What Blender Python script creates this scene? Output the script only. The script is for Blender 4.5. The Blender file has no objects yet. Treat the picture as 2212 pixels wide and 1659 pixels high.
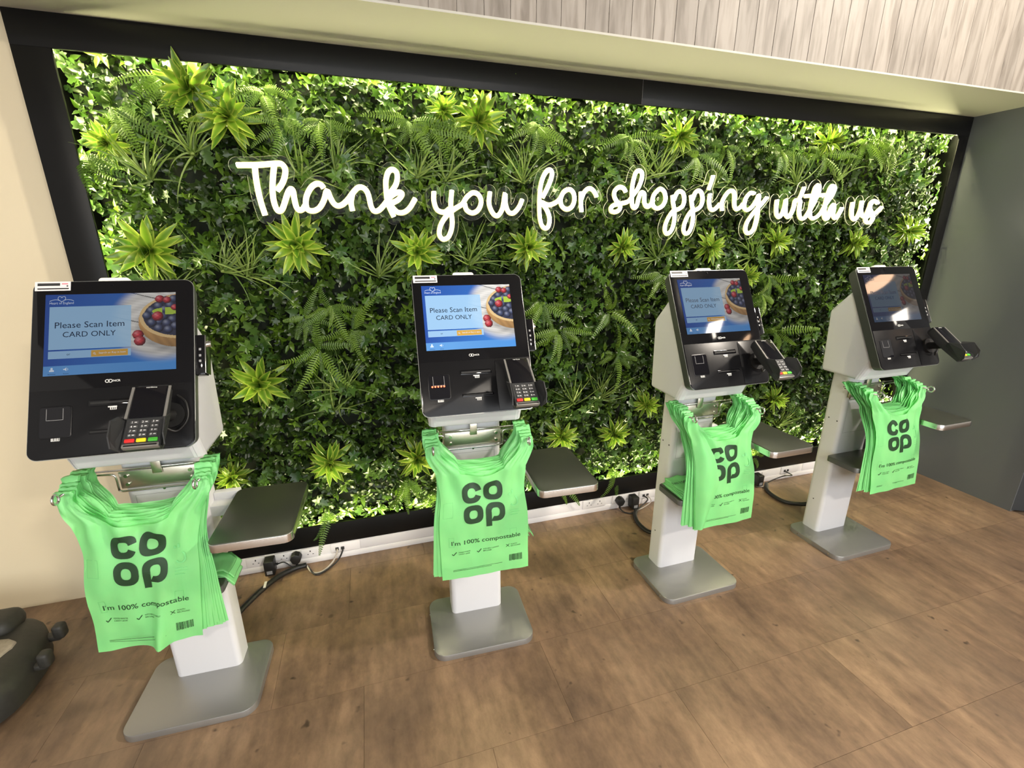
import bpy, bmesh, math, random
import numpy as np
from mathutils import Vector, Matrix, noise

random.seed(7)
rng = np.random.default_rng(7)
scene = bpy.context.scene
C = scene.collection
R = math.radians

# ------------------------------------------------------------------ camera
cam_d = bpy.data.cameras.new('camera')
cam_d.sensor_fit = 'HORIZONTAL'
cam_d.sensor_width = 36.0
cam_d.lens = 36.0 * 995.47 / 2212
cam_d.clip_start = 0.02
cam = bpy.data.objects.new('camera', cam_d)
cam.location = (0, -2.138, 1.515)
cam.rotation_euler = (R(90 - 16.909), 0, R(-16.987))
C.objects.link(cam)
scene.camera = cam

# ------------------------------------------------------------------ light
scene.view_settings.view_transform = 'Standard'
scene.view_settings.look = 'None'
scene.view_settings.gamma = 1.0
scene.view_settings.use_curve_mapping = False
scene.view_settings.exposure = 0.18
world = bpy.data.worlds.new('shop_ambience')
scene.world = world
world.use_nodes = True
world.node_tree.nodes['Background'].inputs[0].default_value = (1.0, 0.93, 0.84, 1)
world.node_tree.nodes['Background'].inputs[1].default_value = 0.55


def area(name, loc, target, sx, sy, power, col):
    d = bpy.data.lights.new(name, 'AREA')
    d.shape = 'RECTANGLE'
    d.size, d.size_y, d.energy, d.color = sx, sy, power, col
    o = bpy.data.objects.new(name, d)
    o.location = loc
    o.rotation_euler = (Vector(target) - Vector(loc)).to_track_quat('-Z', 'Y').to_euler()
    C.objects.link(o)
    return o


WARM = (1.0, 0.90, 0.77)
area('ceiling_lamp', (3.36, -2.06, 3.50), (-1.4, 0.2, 1.5), 0.25, 0.25, 140, WARM)
area('ceiling_lamp', (1.57, -4.10, 2.94), (1.57, -4.0, 0), 0.30, 0.30, 95, WARM)
area('ceiling_lamp', (-1.30, -4.10, 2.94), (-1.2, -4.0, 0), 0.30, 0.30, 60, WARM)  # extra unseen lamp, added for more light
area('ceiling_lamp', (3.64, -2.71, 2.94), (3.6, -2.6, 0), 0.17, 0.30, 4.5, WARM)
area('ceiling_lamp', (6.58, -2.66, 2.94), (6.5, -2.6, 0), 0.17, 0.36, 3.2, WARM)
o_ = area('orange_reflection_disc', (5.47, -2.06, 2.94), (5.47, -2.06, 0), 0.33, 0.33, 3.0, (1.0, 0.62, 0.36))  # added glowing disc, makes the orange reflection on the rightmost screen
o_.data.shape = 'DISK'
area('shopfront_daylight', (0.9, -5.8, 1.6), (0.9, 0, 0.9), 6.0, 2.4, 150, (0.92, 0.96, 1.0))
cy = scene.cycles
cy.adaptive_threshold = 0.09
cy.adaptive_min_samples = 12
cy.max_bounces = 5
cy.diffuse_bounces = 3
cy.glossy_bounces = 3
cy.transmission_bounces = 3
cy.transparent_max_bounces = 8
cy.caustics_reflective = False
cy.caustics_refractive = False

# ------------------------------------------------------------------ materials
MATS = {}


def nodes_of(name):
    m = bpy.data.materials.new(name)
    m.use_nodes = True
    nt = m.node_tree
    b = nt.nodes['Principled BSDF']
    MATS[name] = m
    return m, nt, b


def N(nt, t, **kw):
    n = nt.nodes.new(t)
    for k, v in kw.items():
        if k.startswith('i_'):
            n.inputs[int(k[2:]) if k[2:].isdigit() else k[2:].replace('_', ' ')].default_value = v
        else:
            setattr(n, k, v)
    return n


def mat(name, col, rough=0.5, metal=0.0, spec=0.5, emit=None, estr=0.0, coat=0.0, bump=0.0, bscale=200.0, var=0.0):
    m, nt, b = nodes_of(name)
    b.inputs['Base Color'].default_value = (*col, 1)
    b.inputs['Roughness'].default_value = rough
    b.inputs['Metallic'].default_value = metal
    b.inputs['Specular IOR Level'].default_value = spec
    b.inputs['Coat Weight'].default_value = coat
    if emit:
        b.inputs['Emission Color'].default_value = (*emit, 1)
        b.inputs['Emission Strength'].default_value = estr
    if bump or var:
        tc = N(nt, 'ShaderNodeTexCoord')
        nz = N(nt, 'ShaderNodeTexNoise')
        nz.inputs['Scale'].default_value = bscale
        nz.inputs['Detail'].default_value = 3
        nt.links.new(tc.outputs['Object'], nz.inputs['Vector'])
        if bump:
            bp = N(nt, 'ShaderNodeBump')
            bp.inputs['Strength'].default_value = bump
            bp.inputs['Distance'].default_value = 0.002
            nt.links.new(nz.outputs['Fac'], bp.inputs['Height'])
            nt.links.new(bp.outputs['Normal'], b.inputs['Normal'])
        if var:
            mx = N(nt, 'ShaderNodeMix', data_type='RGBA')
            mx.inputs[6].default_value = (*[c * (1 - var) for c in col], 1)
            mx.inputs[7].default_value = (*[min(1, c * (1 + var)) for c in col], 1)
            nt.links.new(nz.outputs['Fac'], mx.inputs[0])
            nt.links.new(mx.outputs[2], b.inputs['Base Color'])
    return m


mat('white_metal', (0.67, 0.675, 0.70), 0.38, bump=0.03, bscale=600)
mat('base_steel', (0.34, 0.34, 0.33), 0.34, 0.7, bump=0.10, bscale=900)
mat('chrome', (0.72, 0.71, 0.68), 0.16, 1.0)
mat('brushed_edge', (0.75, 0.73, 0.69), 0.22, 1.0)
mat('zinc_plate', (0.62, 0.60, 0.50), 0.32, 1.0, bump=0.05, bscale=300)
mat('shelf_top', (0.12, 0.125, 0.10), 0.36, 0.75, bump=0.06, bscale=900)
mat('panel_side', (0.16, 0.165, 0.16), 0.35, 0.6)
mat('panel_trim', (0.45, 0.46, 0.44), 0.3, 0.8)
mat('gloss_black', (0.004, 0.004, 0.005), 0.06, spec=0.4)
mat('matte_black', (0.008, 0.008, 0.009), 0.30, spec=0.22)
mat('deep_black', (0.004, 0.004, 0.004), 0.5)
mat('dark_glass', (0.004, 0.004, 0.006), 0.06)
mat('terminal_plastic', (0.030, 0.031, 0.032), 0.42, bump=0.05, bscale=1500)
mat('terminal_trim', (0.30, 0.29, 0.27), 0.35, 0.5)
mat('key_grey', (0.06, 0.06, 0.06), 0.5)
mat('key_white', (0.8, 0.8, 0.8), 0.5)
mat('key_red', (0.65, 0.03, 0.03), 0.45)
mat('key_yellow', (0.80, 0.65, 0.02), 0.45)
mat('key_green', (0.08, 0.50, 0.05), 0.45)
mat('print_white', (0.75, 0.75, 0.72), 0.5)
mat('print_grey', (0.30, 0.30, 0.30), 0.5)
mat('sticker_white', (0.85, 0.80, 0.78), 0.5)
mat('sticker_black', (0.03, 0.03, 0.03), 0.5)
mat('sticker_pink', (0.75, 0.25, 0.30), 0.5)
mat('red_light', (0.8, 0.05, 0.02), 0.3, emit=(1.0, 0.10, 0.04), estr=5)
mat('lamp_white', (0.85, 0.82, 0.74), 0.4, emit=(1.0, 0.95, 0.80), estr=0.25)
mat('wall_beige', (0.76, 0.66, 0.46), 0.75, bump=0.05, bscale=250)
mat('wall_grey', (0.112, 0.122, 0.128), 0.30, bump=0.06, bscale=120)
mat('door_grey', (0.045, 0.050, 0.055), 0.45, bump=0.03, bscale=200)
mat('soffit_cream', (0.47, 0.46, 0.41), 0.6, bump=0.10, bscale=6)
mat('ceiling_white', (0.30, 0.29, 0.28), 0.8)
mat('frame_black', (0.007, 0.007, 0.007), 0.34, spec=0.2, bump=0.02, bscale=300)
mat('seam_grey', (0.30, 0.29, 0.28), 0.6)
mat('trunking_white', (0.82, 0.80, 0.80), 0.40)
mat('socket_white', (0.86, 0.84, 0.83), 0.35)
mat('slot_dark', (0.03, 0.03, 0.03), 0.6)
mat('rubber_black', (0.012, 0.012, 0.012), 0.42)
mat('cable_grey', (0.42, 0.38, 0.34), 0.5)
mat('cart_plastic', (0.030, 0.029, 0.025), 0.55, bump=0.15, bscale=60, var=0.3)
mat('cart_panel', (0.30, 0.26, 0.20), 0.7, bump=0.3, bscale=90, var=0.25)
mat('bag_ink', (0.012, 0.045, 0.016), 0.5)
mat('bag_ink_faint', (0.20, 0.66, 0.24), 0.5)
mat('led_emit', (1, 1, 1), 0.5, emit=(1.0, 0.94, 0.50), estr=230)
mat('neon_core', (1, 1, 1), 0.4, emit=(1.0, 0.985, 0.93), estr=7)
mat('neon_side_halo', (1, 0.95, 0.6), 0.4, emit=(1.0, 0.84, 0.26), estr=0.95)  # yellow tube side; its glow also stands in for the halo
mat('standoff', (0.75, 0.60, 0.42), 0.5)
mat('wall_back_dark', (0.010, 0.016, 0.008), 0.9)


def mat_bag():
    m, nt, b = nodes_of('bag_film')
    out = nt.nodes['Material Output']
    tc = N(nt, 'ShaderNodeTexCoord')
    nz = N(nt, 'ShaderNodeTexNoise')
    nz.inputs['Scale'].default_value = 9
    nz.inputs['Detail'].default_value = 3
    nt.links.new(tc.outputs['Object'], nz.inputs['Vector'])
    mx = N(nt, 'ShaderNodeMix', data_type='RGBA')
    mx.inputs[6].default_value = (0.27, 0.84, 0.33, 1)
    mx.inputs[7].default_value = (0.40, 0.91, 0.36, 1)
    nt.links.new(nz.outputs['Fac'], mx.inputs[0])
    nt.links.new(mx.outputs[2], b.inputs['Base Color'])
    b.inputs['Roughness'].default_value = 0.38
    b.inputs['Specular IOR Level'].default_value = 0.4
    tr = N(nt, 'ShaderNodeBsdfTranslucent')
    nt.links.new(mx.outputs[2], tr.inputs['Color'])
    ms = N(nt, 'ShaderNodeMixShader')
    ms.inputs[0].default_value = 0.35
    nt.links.new(b.outputs[0], ms.inputs[1])
    nt.links.new(tr.outputs[0], ms.inputs[2])
    nt.links.new(ms.outputs[0], out.inputs['Surface'])


mat_bag()


def mat_leaf(name, dark, light, rough=0.38, attr=False, transl=0.28, stripe=None):
    m, nt, b = nodes_of(name)
    out = nt.nodes['Material Output']
    mx = N(nt, 'ShaderNodeMix', data_type='RGBA')
    mx.inputs[6].default_value = (*dark, 1)
    mx.inputs[7].default_value = (*light, 1)
    if attr:
        at = N(nt, 'ShaderNodeAttribute', attribute_name='tone')
        nt.links.new(at.outputs['Color'], mx.inputs[0])
        at2 = N(nt, 'ShaderNodeAttribute', attribute_name='leafcol')
        col = at2.outputs['Color']
    else:
        oi = N(nt, 'ShaderNodeObjectInfo')
        nt.links.new(oi.outputs['Random'], mx.inputs[0])
        col = mx.outputs[2]
        if stripe:
            uvn = N(nt, 'ShaderNodeAttribute', attribute_name='across')
            m2 = N(nt, 'ShaderNodeMix', data_type='RGBA')
            m2.inputs[7].default_value = (*stripe, 1)
            pw = N(nt, 'ShaderNodeMath', operation='POWER')
            pw.inputs[1].default_value = 2.6
            nt.links.new(uvn.outputs['Fac'], pw.inputs[0])
            nt.links.new(pw.outputs[0], m2.inputs[0])
            nt.links.new(col, m2.inputs[6])
            col = m2.outputs[2]
    nt.links.new(col, b.inputs['Base Color'])
    b.inputs['Roughness'].default_value = rough
    tr = N(nt, 'ShaderNodeBsdfTranslucent')
    nt.links.new(col, tr.inputs['Color'])
    ms = N(nt, 'ShaderNodeMixShader')
    ms.inputs[0].default_value = transl
    nt.links.new(b.outputs[0], ms.inputs[1])
    nt.links.new(tr.outputs[0], ms.inputs[2])
    nt.links.new(ms.outputs[0], out.inputs['Surface'])


mat_leaf('leaf_rosette', (0.085, 0.21, 0.016), (0.20, 0.35, 0.028), 0.26, stripe=(0.50, 0.58, 0.09))
mat_leaf('leaf_fern', (0.055, 0.125, 0.011), (0.15, 0.26, 0.024), 0.40)
mat_leaf('leaf_grass', (0.085, 0.16, 0.022), (0.23, 0.32, 0.07), 0.38)
mat_leaf('leaf_ivy', (0.026, 0.078, 0.012), (0.10, 0.20, 0.026), 0.26)
mat_leaf('leaf_small', (0.02, 0.06, 0.02), (0.1, 0.2, 0.05), 0.30, attr=True)


def mat_floor():
    m, nt, b = nodes_of('floor_vinyl')
    ge = N(nt, 'ShaderNodeNewGeometry')
    oi = N(nt, 'ShaderNodeObjectInfo')
    mp = N(nt, 'ShaderNodeMapping')
    mp.inputs['Scale'].default_value = (1.0, 0.60, 1.0)
    nt.links.new(ge.outputs['Position'], mp.inputs['Vector'])
    off = N(nt, 'ShaderNodeMath', operation='MULTIPLY')
    off.inputs[1].default_value = 0.12
    nt.links.new(oi.outputs['Random'], off.inputs[0])

    def nz(scale, detail, rough, dist=0.0):
        n = N(nt, 'ShaderNodeTexNoise', noise_dimensions='4D')
        n.inputs['Scale'].default_value = scale
        n.inputs['Detail'].default_value = detail
        n.inputs['Roughness'].default_value = rough
        n.inputs['Distortion'].default_value = dist
        nt.links.new(mp.outputs['Vector'], n.inputs['Vector'])
        nt.links.new(off.outputs[0], n.inputs['W'])
        return n
    a = nz(3.6, 7, 0.64, 0.25)
    cr = N(nt, 'ShaderNodeValToRGB')
    e = cr.color_ramp.elements
    e[0].position, e[0].color = 0.30, (0.110, 0.070, 0.046, 1)
    e[1].position, e[1].color = 0.70, (0.355, 0.232, 0.135, 1)
    k = e.new(0.50)
    k.color = (0.215, 0.136, 0.081, 1)
    nt.links.new(a.outputs['Fac'], cr.inputs['Fac'])
    f = nz(34.0, 5, 0.7, 0.2)
    mp2 = N(nt, 'ShaderNodeMapping')
    mp2.inputs['Scale'].default_value = (1.0, 0.16, 1.0)
    nt.links.new(ge.outputs['Position'], mp2.inputs['Vector'])
    s = N(nt, 'ShaderNodeTexNoise')
    s.inputs['Scale'].default_value = 26
    s.inputs['Detail'].default_value = 4
    nt.links.new(mp2.outputs['Vector'], s.inputs['Vector'])
    ad = N(nt, 'ShaderNodeMath', operation='ADD')
    nt.links.new(f.outputs['Fac'], ad.inputs[0])
    nt.links.new(s.outputs['Fac'], ad.inputs[1])
    mr = N(nt, 'ShaderNodeMapRange')
    mr.inputs[1].default_value = 0.65
    mr.inputs[2].default_value = 1.35
    mr.inputs[3].default_value = 0.66
    mr.inputs[4].default_value = 1.28
    nt.links.new(ad.outputs[0], mr.inputs[0])
    mu = N(nt, 'ShaderNodeMix', data_type='RGBA', blend_type='MULTIPLY')
    mu.inputs[0].default_value = 1.0
    nt.links.new(cr.outputs[0], mu.inputs[6])
    nt.links.new(mr.outputs[0], mu.inputs[7])
    # small dark knots
    vo = N(nt, 'ShaderNodeTexNoise')
    vo.inputs['Scale'].default_value = 17
    vo.inputs['Detail'].default_value = 2
    nt.links.new(ge.outputs['Position'], vo.inputs['Vector'])
    m3 = N(nt, 'ShaderNodeMapRange')
    m3.inputs[1].default_value = 0.69
    m3.inputs[2].default_value = 0.75
    m3.inputs[3].default_value = 1.0
    m3.inputs[4].default_value = 0.35
    nt.links.new(vo.outputs['Fac'], m3.inputs[0])
    mu2 = N(nt, 'ShaderNodeMix', data_type='RGBA', blend_type='MULTIPLY')
    mu2.inputs[0].default_value = 1.0
    nt.links.new(mu.outputs[2], mu2.inputs[6])
    nt.links.new(m3.outputs[0], mu2.inputs[7])
    # worn grey patches
    gp = nz(1.7, 5, 0.6, 0.3)
    g2 = N(nt, 'ShaderNodeMapRange')
    g2.inputs[1].default_value = 0.46
    g2.inputs[2].default_value = 0.68
    g2.inputs[3].default_value = 0.0
    g2.inputs[4].default_value = 0.55
    nt.links.new(gp.outputs['Fac'], g2.inputs[0])
    mg = N(nt, 'ShaderNodeMix', data_type='RGBA')
    mg.inputs[7].default_value = (0.118, 0.088, 0.064, 1)
    nt.links.new(g2.outputs[0], mg.inputs[0])
    nt.links.new(mu2.outputs[2], mg.inputs[6])
    nt.links.new(mg.outputs[2], b.inputs['Base Color'])
    b.inputs['Roughness'].default_value = 0.42
    bp = N(nt, 'ShaderNodeBump')
    bp.inputs['Strength'].default_value = 0.12
    bp.inputs['Distance'].default_value = 0.003
    nt.links.new(ad.outputs[0], bp.inputs['Height'])
    nt.links.new(bp.outputs['Normal'], b.inputs['Normal'])


mat_floor()
mat('floor_under', (0.10, 0.066, 0.042), 0.7)


def mat_wood():
    m, nt, b = nodes_of('fascia_wood')
    ge = N(nt, 'ShaderNodeNewGeometry')
    oi = N(nt, 'ShaderNodeObjectInfo')
    mp = N(nt, 'ShaderNodeMapping')
    mp.inputs['Scale'].default_value = (1.0, 1.0, 0.14)
    nt.links.new(ge.outputs['Position'], mp.inputs['Vector'])
    ml = N(nt, 'ShaderNodeMath', operation='MULTIPLY')
    ml.inputs[1].default_value = 20
    nt.links.new(oi.outputs['Random'], ml.inputs[0])
    n1 = N(nt, 'ShaderNodeTexNoise', noise_dimensions='4D')
    n1.inputs['Scale'].default_value = 34
    n1.inputs['Detail'].default_value = 5
    n1.inputs['Distortion'].default_value = 0.6
    nt.links.new(mp.outputs['Vector'], n1.inputs['Vector'])
    nt.links.new(ml.outputs[0], n1.inputs['W'])
    cr = N(nt, 'ShaderNodeValToRGB')
    e = cr.color_ramp.elements
    e[0].position, e[0].color = 0.30, (0.175, 0.150, 0.124, 1)
    e[1].position, e[1].color = 0.58, (0.30, 0.27, 0.235, 1)
    nt.links.new(n1.outputs['Fac'], cr.inputs['Fac'])
    n2 = N(nt, 'ShaderNodeTexNoise', noise_dimensions='4D')
    n2.inputs['Scale'].default_value = 9
    mpk = N(nt, 'ShaderNodeMapping')
    mpk.inputs['Scale'].default_value = (1.0, 1.0, 0.55)
    nt.links.new(ge.outputs['Position'], mpk.inputs['Vector'])
    nt.links.new(mpk.outputs['Vector'], n2.inputs['Vector'])
    nt.links.new(ml.outputs[0], n2.inputs['W'])
    mr = N(nt, 'ShaderNodeMapRange')
    mr.inputs[1].default_value = 0.70
    mr.inputs[2].default_value = 0.78
    mr.inputs[3].default_value = 1.0
    mr.inputs[4].default_value = 0.45
    nt.links.new(n2.outputs['Fac'], mr.inputs[0])
    mv = N(nt, 'ShaderNodeMapRange')
    mv.inputs[3].default_value = 0.88
    mv.inputs[4].default_value = 1.08
    nt.links.new(oi.outputs['Random'], mv.inputs[0])
    mm = N(nt, 'ShaderNodeMath', operation='MULTIPLY')
    nt.links.new(mr.outputs[0], mm.inputs[0])
    nt.links.new(mv.outputs[0], mm.inputs[1])
    mu = N(nt, 'ShaderNodeMix', data_type='RGBA', blend_type='MULTIPLY')
    mu.inputs[0].default_value = 1.0
    nt.links.new(cr.outputs[0], mu.inputs[6])
    nt.links.new(mm.outputs[0], mu.inputs[7])
    nt.links.new(mu.outputs[2], b.inputs['Base Color'])
    b.inputs['Roughness'].default_value = 0.6


mat_wood()


def mat_acrylic():
    m, nt, b = nodes_of('clear_acrylic')
    out = nt.nodes['Material Output']
    tr = N(nt, 'ShaderNodeBsdfTransparent')
    tr.inputs['Color'].default_value = (0.97, 0.98, 0.97, 1)
    gl = N(nt, 'ShaderNodeBsdfGlossy')
    gl.inputs['Roughness'].default_value = 0.15
    df = N(nt, 'ShaderNodeBsdfDiffuse')
    df.inputs['Color'].default_value = (0.8, 0.8, 0.75, 1)
    m1 = N(nt, 'ShaderNodeMixShader')
    m1.inputs[0].default_value = 0.5
    nt.links.new(gl.outputs[0], m1.inputs[1])
    nt.links.new(df.outputs[0], m1.inputs[2])
    m2 = N(nt, 'ShaderNodeMixShader')
    m2.inputs[0].default_value = 0.012
    nt.links.new(tr.outputs[0], m2.inputs[1])
    nt.links.new(m1.outputs[0], m2.inputs[2])
    nt.links.new(m2.outputs[0], out.inputs['Surface'])


mat_acrylic()
mat('acrylic_edge_glow', (0.75, 0.75, 0.65), 0.2, emit=(1.0, 0.95, 0.6), estr=0.12)  # faint emission put in to brighten the rim, which is no lamp


def mat_screen():
    m, nt, b = nodes_of('screen_image')
    at = N(nt, 'ShaderNodeAttribute', attribute_name='paint')
    br = N(nt, 'ShaderNodeAttribute', attribute_name='brightness', attribute_type='OBJECT')
    b.inputs['Base Color'].default_value = (0.01, 0.01, 0.012, 1)
    b.inputs['Roughness'].default_value = 0.04
    nt.links.new(at.outputs['Color'], b.inputs['Emission Color'])
    nt.links.new(br.outputs['Fac'], b.inputs['Emission Strength'])


mat_screen()
for n_ in ('screen_image', 'acrylic_edge_glow', 'lamp_white', 'red_light', 'neon_side_halo'):
    MATS[n_].cycles.emission_sampling = 'NONE'

mat('screen_ink', (0.006, 0.012, 0.03), 0.12)


def mat_scr_white():
    m, nt, b = nodes_of('screen_white')
    br = N(nt, 'ShaderNodeAttribute', attribute_name='brightness', attribute_type='OBJECT')
    b.inputs['Base Color'].default_value = (0.01, 0.01, 0.01, 1)
    b.inputs['Emission Color'].default_value = (0.75, 0.85, 1.0, 1)
    nt.links.new(br.outputs['Fac'], b.inputs['Emission Strength'])


mat_scr_white()
MATS['screen_white'].cycles.emission_sampling = 'NONE'

# ------------------------------------------------------------------ helpers


def add(name, me, parent=None, loc=None, rot=None, mats=None):
    o = bpy.data.objects.new(name, me)
    C.objects.link(o)
    if parent:
        o.parent = parent
    if loc is not None:
        o.location = loc
    if rot is not None:
        o.rotation_euler = rot
    return o


def mesh_of(name, v, f, mats, smooth=False, midx=None):
    me = bpy.data.meshes.new(name)
    me.from_pydata([tuple(x) for x in v], [], [tuple(x) for x in f])
    for m in (mats if isinstance(mats, (list, tuple)) else [mats]):
        me.materials.append(MATS[m])
    if midx is not None:
        me.polygons.foreach_set('material_index', midx)
    if smooth:
        me.polygons.foreach_set('use_smooth', [True] * len(me.polygons))
    me.update()
    return me


def from_bm(name, bm, mats, smooth=False, angle=40):
    me = bpy.data.meshes.new(name)
    bm.normal_update()
    bm.to_mesh(me)
    bm.free()
    for m in (mats if isinstance(mats, (list, tuple)) else [mats]):
        me.materials.append(MATS[m])
    if smooth:
        me.polygons.foreach_set('use_smooth', [True] * len(me.polygons))
        try:
            me.set_sharp_from_angle(angle=R(angle))
        except Exception:
            pass
    return me


def box_bm(x0, x1, y0, y1, z0, z1, bev=0.0, seg=2, bm=None):
    own = bm is None
    b2 = bmesh.new()
    r = bmesh.ops.create_cube(b2, size=1.0)
    for v in b2.verts:
        v.co = Vector((x0 if v.co.x < 0 else x1, y0 if v.co.y < 0 else y1, z0 if v.co.z < 0 else z1))
    if bev > 0:
        bmesh.ops.bevel(b2, geom=b2.edges[:], offset=bev, segments=seg, affect='EDGES', profile=0.5)
    if own:
        return b2
    tmp = bpy.data.meshes.new('tmp')
    b2.to_mesh(tmp)
    b2.free()
    bm.from_mesh(tmp)
    bpy.data.meshes.remove(tmp)
    return bm


def box(name, x0, x1, y0, y1, z0, z1, m, parent=None, bev=0.0, seg=2):
    return add(name, from_bm(name, box_bm(x0, x1, y0, y1, z0, z1, bev, seg), m, bev > 0), parent)


def rrect(w, h, r, n=6, cx=0, cy=0):
    pts = []
    for (sx, sy, a0) in ((1, 1, 0), (-1, 1, 90), (-1, -1, 180), (1, -1, 270)):
        for i in range(n + 1):
            a = R(a0 + 90 * i / n)
            pts.append((cx + sx * (w / 2 - r) + r * math.cos(a), cy + sy * (h / 2 - r) + r * math.sin(a)))
    return pts


def prism_bm(pts, z0, z1, bev=0.0, seg=2, bevel_low=False):
    """outline in local XY extruded along local Z"""
    bm = bmesh.new()
    lo = [bm.verts.new((x, y, z0)) for x, y in pts]
    hi = [bm.verts.new((x, y, z1)) for x, y in pts]
    n = len(pts)
    f_hi = bm.faces.new(hi)
    f_lo = bm.faces.new(lo[::-1])
    for i in range(n):
        bm.faces.new((lo[i], lo[(i + 1) % n], hi[(i + 1) % n], hi[i]))
    bmesh.ops.recalc_face_normals(bm, faces=bm.faces[:])
    if bev > 0:
        es = list(f_hi.edges) + (list(f_lo.edges) if bevel_low else [])
        bmesh.ops.bevel(bm, geom=es, offset=bev, segments=seg, affect='EDGES', profile=0.5)
    return bm


def prism(name, pts, z0, z1, m, parent=None, bev=0.0, loc=None, rot=None, smooth=True, low=False, seg=2):
    return add(name, from_bm(name, prism_bm(pts, z0, z1, bev, seg, low), m, smooth, 35), parent, loc, rot)


def catmull(P, n=6):
    P = [Vector(p) for p in P]
    if len(P) < 3:
        return P
    out = []
    Q = [P[0] * 2 - P[1]] + P + [P[-1] * 2 - P[-2]]
    for i in range(1, len(Q) - 2):
        p0, p1, p2, p3 = Q[i - 1], Q[i], Q[i + 1], Q[i + 2]
        for k in range(n):
            t = k / n
            out.append(0.5 * ((2 * p1) + (p2 - p0) * t + (2 * p0 - 5 * p1 + 4 * p2 - p3) * t * t + (3 * p1 - p0 - 3 * p2 + p3) * t ** 3))
    out.append(P[-1])
    return out


def tube_data(path, r, seg=8, v=None, f=None, up=None, flat=1.0, cap=True):
    v = [] if v is None else v
    f = [] if f is None else f
    path = [Vector(p) for p in path]
    n = len(path)
    base = len(v)
    ref = Vector(up) if up else Vector((0.13, 0.31, 0.94)).normalized()
    side = None
    for i, p in enumerate(path):
        t = (path[min(i + 1, n - 1)] - path[max(i - 1, 0)]).normalized()
        if up or side is None:
            s = t.cross(ref)
            if s.length < 1e-4:
                s = t.cross(Vector((1, 0, 0)))
            side = s.normalized()
        else:
            side = (side - t * side.dot(t)).normalized()
        b = side.cross(t).normalized()
        for k in range(seg):
            a = 2 * math.pi * k / seg
            v.append(p + side * (r * math.cos(a)) + b * (r * flat * math.sin(a)))
    for i in range(n - 1):
        for k in range(seg):
            a, c = base + i * seg + k, base + i * seg + (k + 1) % seg
            f.append((a, c, c + seg, a + seg))
    if cap:
        f.append(tuple(base + k for k in range(seg))[::-1])
        f.append(tuple(base + (n - 1) * seg + k for k in range(seg)))
    return v, f


def tube(name, path, r, m, parent=None, seg=8, smooth_path=0):
    if smooth_path:
        path = catmull(path, smooth_path)
    v, f = tube_data(path, r, seg)
    return add(name, mesh_of(name, v, f, m, True), parent)


def cyl(name, p0, p1, r, m, parent=None, seg=16):
    v, f = tube_data([p0, p1], r, seg)
    me = mesh_of(name, v, f, m, True)
    try:
        me.set_sharp_from_angle(angle=R(50))
    except Exception:
        pass
    return add(name, me, parent)


def empty(name, loc=(0, 0, 0), rz=0.0, parent=None):
    o = bpy.data.objects.new(name, None)
    o.empty_display_size = 0.05
    C.objects.link(o)
    o.location = loc
    o.rotation_euler = (0, 0, rz)
    if parent:
        o.parent = parent
    return o


def tag(o, label, cat, group=None):
    o['label'] = label
    o['category'] = cat
    if group:
        o['group'] = group
    return o


def structure(o, label=None):
    o['kind'] = 'structure'
    if label:
        o['label'] = label
    return o


_dg = None


def text_geo(s, w=None, h=None, cx=0.0, cy=0.0, align='C', bold=0.0):
    """flat text as (verts2d, faces), scaled to width w (and height h if given), placed at cx, cy"""
    cu = bpy.data.curves.new('t', 'FONT')
    cu.body = s
    cu.resolution_u = 3
    cu.offset = bold
    cu.fill_mode = 'FRONT'
    o = bpy.data.objects.new('t', cu)
    C.objects.link(o)
    dg = bpy.context.evaluated_depsgraph_get()
    dg.update()
    me = bpy.data.meshes.new_from_object(o.evaluated_get(dg))
    co = np.array([v.co[:2] for v in me.vertices])
    fa = [tuple(p.vertices) for p in me.polygons]
    bpy.data.objects.remove(o)
    bpy.data.curves.remove(cu)
    bpy.data.meshes.remove(me)
    mn, mx = co.min(0), co.max(0)
    sz = mx - mn
    sx = w / sz[0] if w else h / sz[1]
    sy = h / sz[1] if h else sx
    co = (co - mn - (sz / 2 if align == 'C' else np.array([0, sz[1] / 2]))) * np.array([sx, sy])
    return co + np.array([cx, cy]), fa


class Flat:
    """collects flat polygons (u, v, lift) with material slots"""

    def __init__(self):
        self.v, self.f, self.m = [], [], []

    def put(self, co, fa, mi=0, z=0.0):
        b = len(self.v)
        self.v += [(float(c[0]), float(c[1]), z) for c in co]
        for q in fa:
            self.f.append(tuple(b + i for i in q))
            self.m.append(mi)
        return self

    def poly(self, pts, mi=0, z=0.0):
        return self.put(pts, [tuple(range(len(pts)))], mi, z)

    def rect(self, x0, y0, x1, y1, mi=0, z=0.0):
        return self.poly([(x0, y0), (x1, y0), (x1, y1), (x0, y1)], mi, z)

    def build(self, name, mats, parent, loc=None, rot=None):
        return add(name, mesh_of(name, self.v, self.f, mats, False, self.m), parent, loc, rot)


# ------------------------------------------------------------------ the room
XR = 3.517          # right wall
ZT = 2.234          # soffit height
FX0, FX1, FZ0, FZ1 = -0.934, 3.437, 0.199, 2.132   # planted opening

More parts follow.
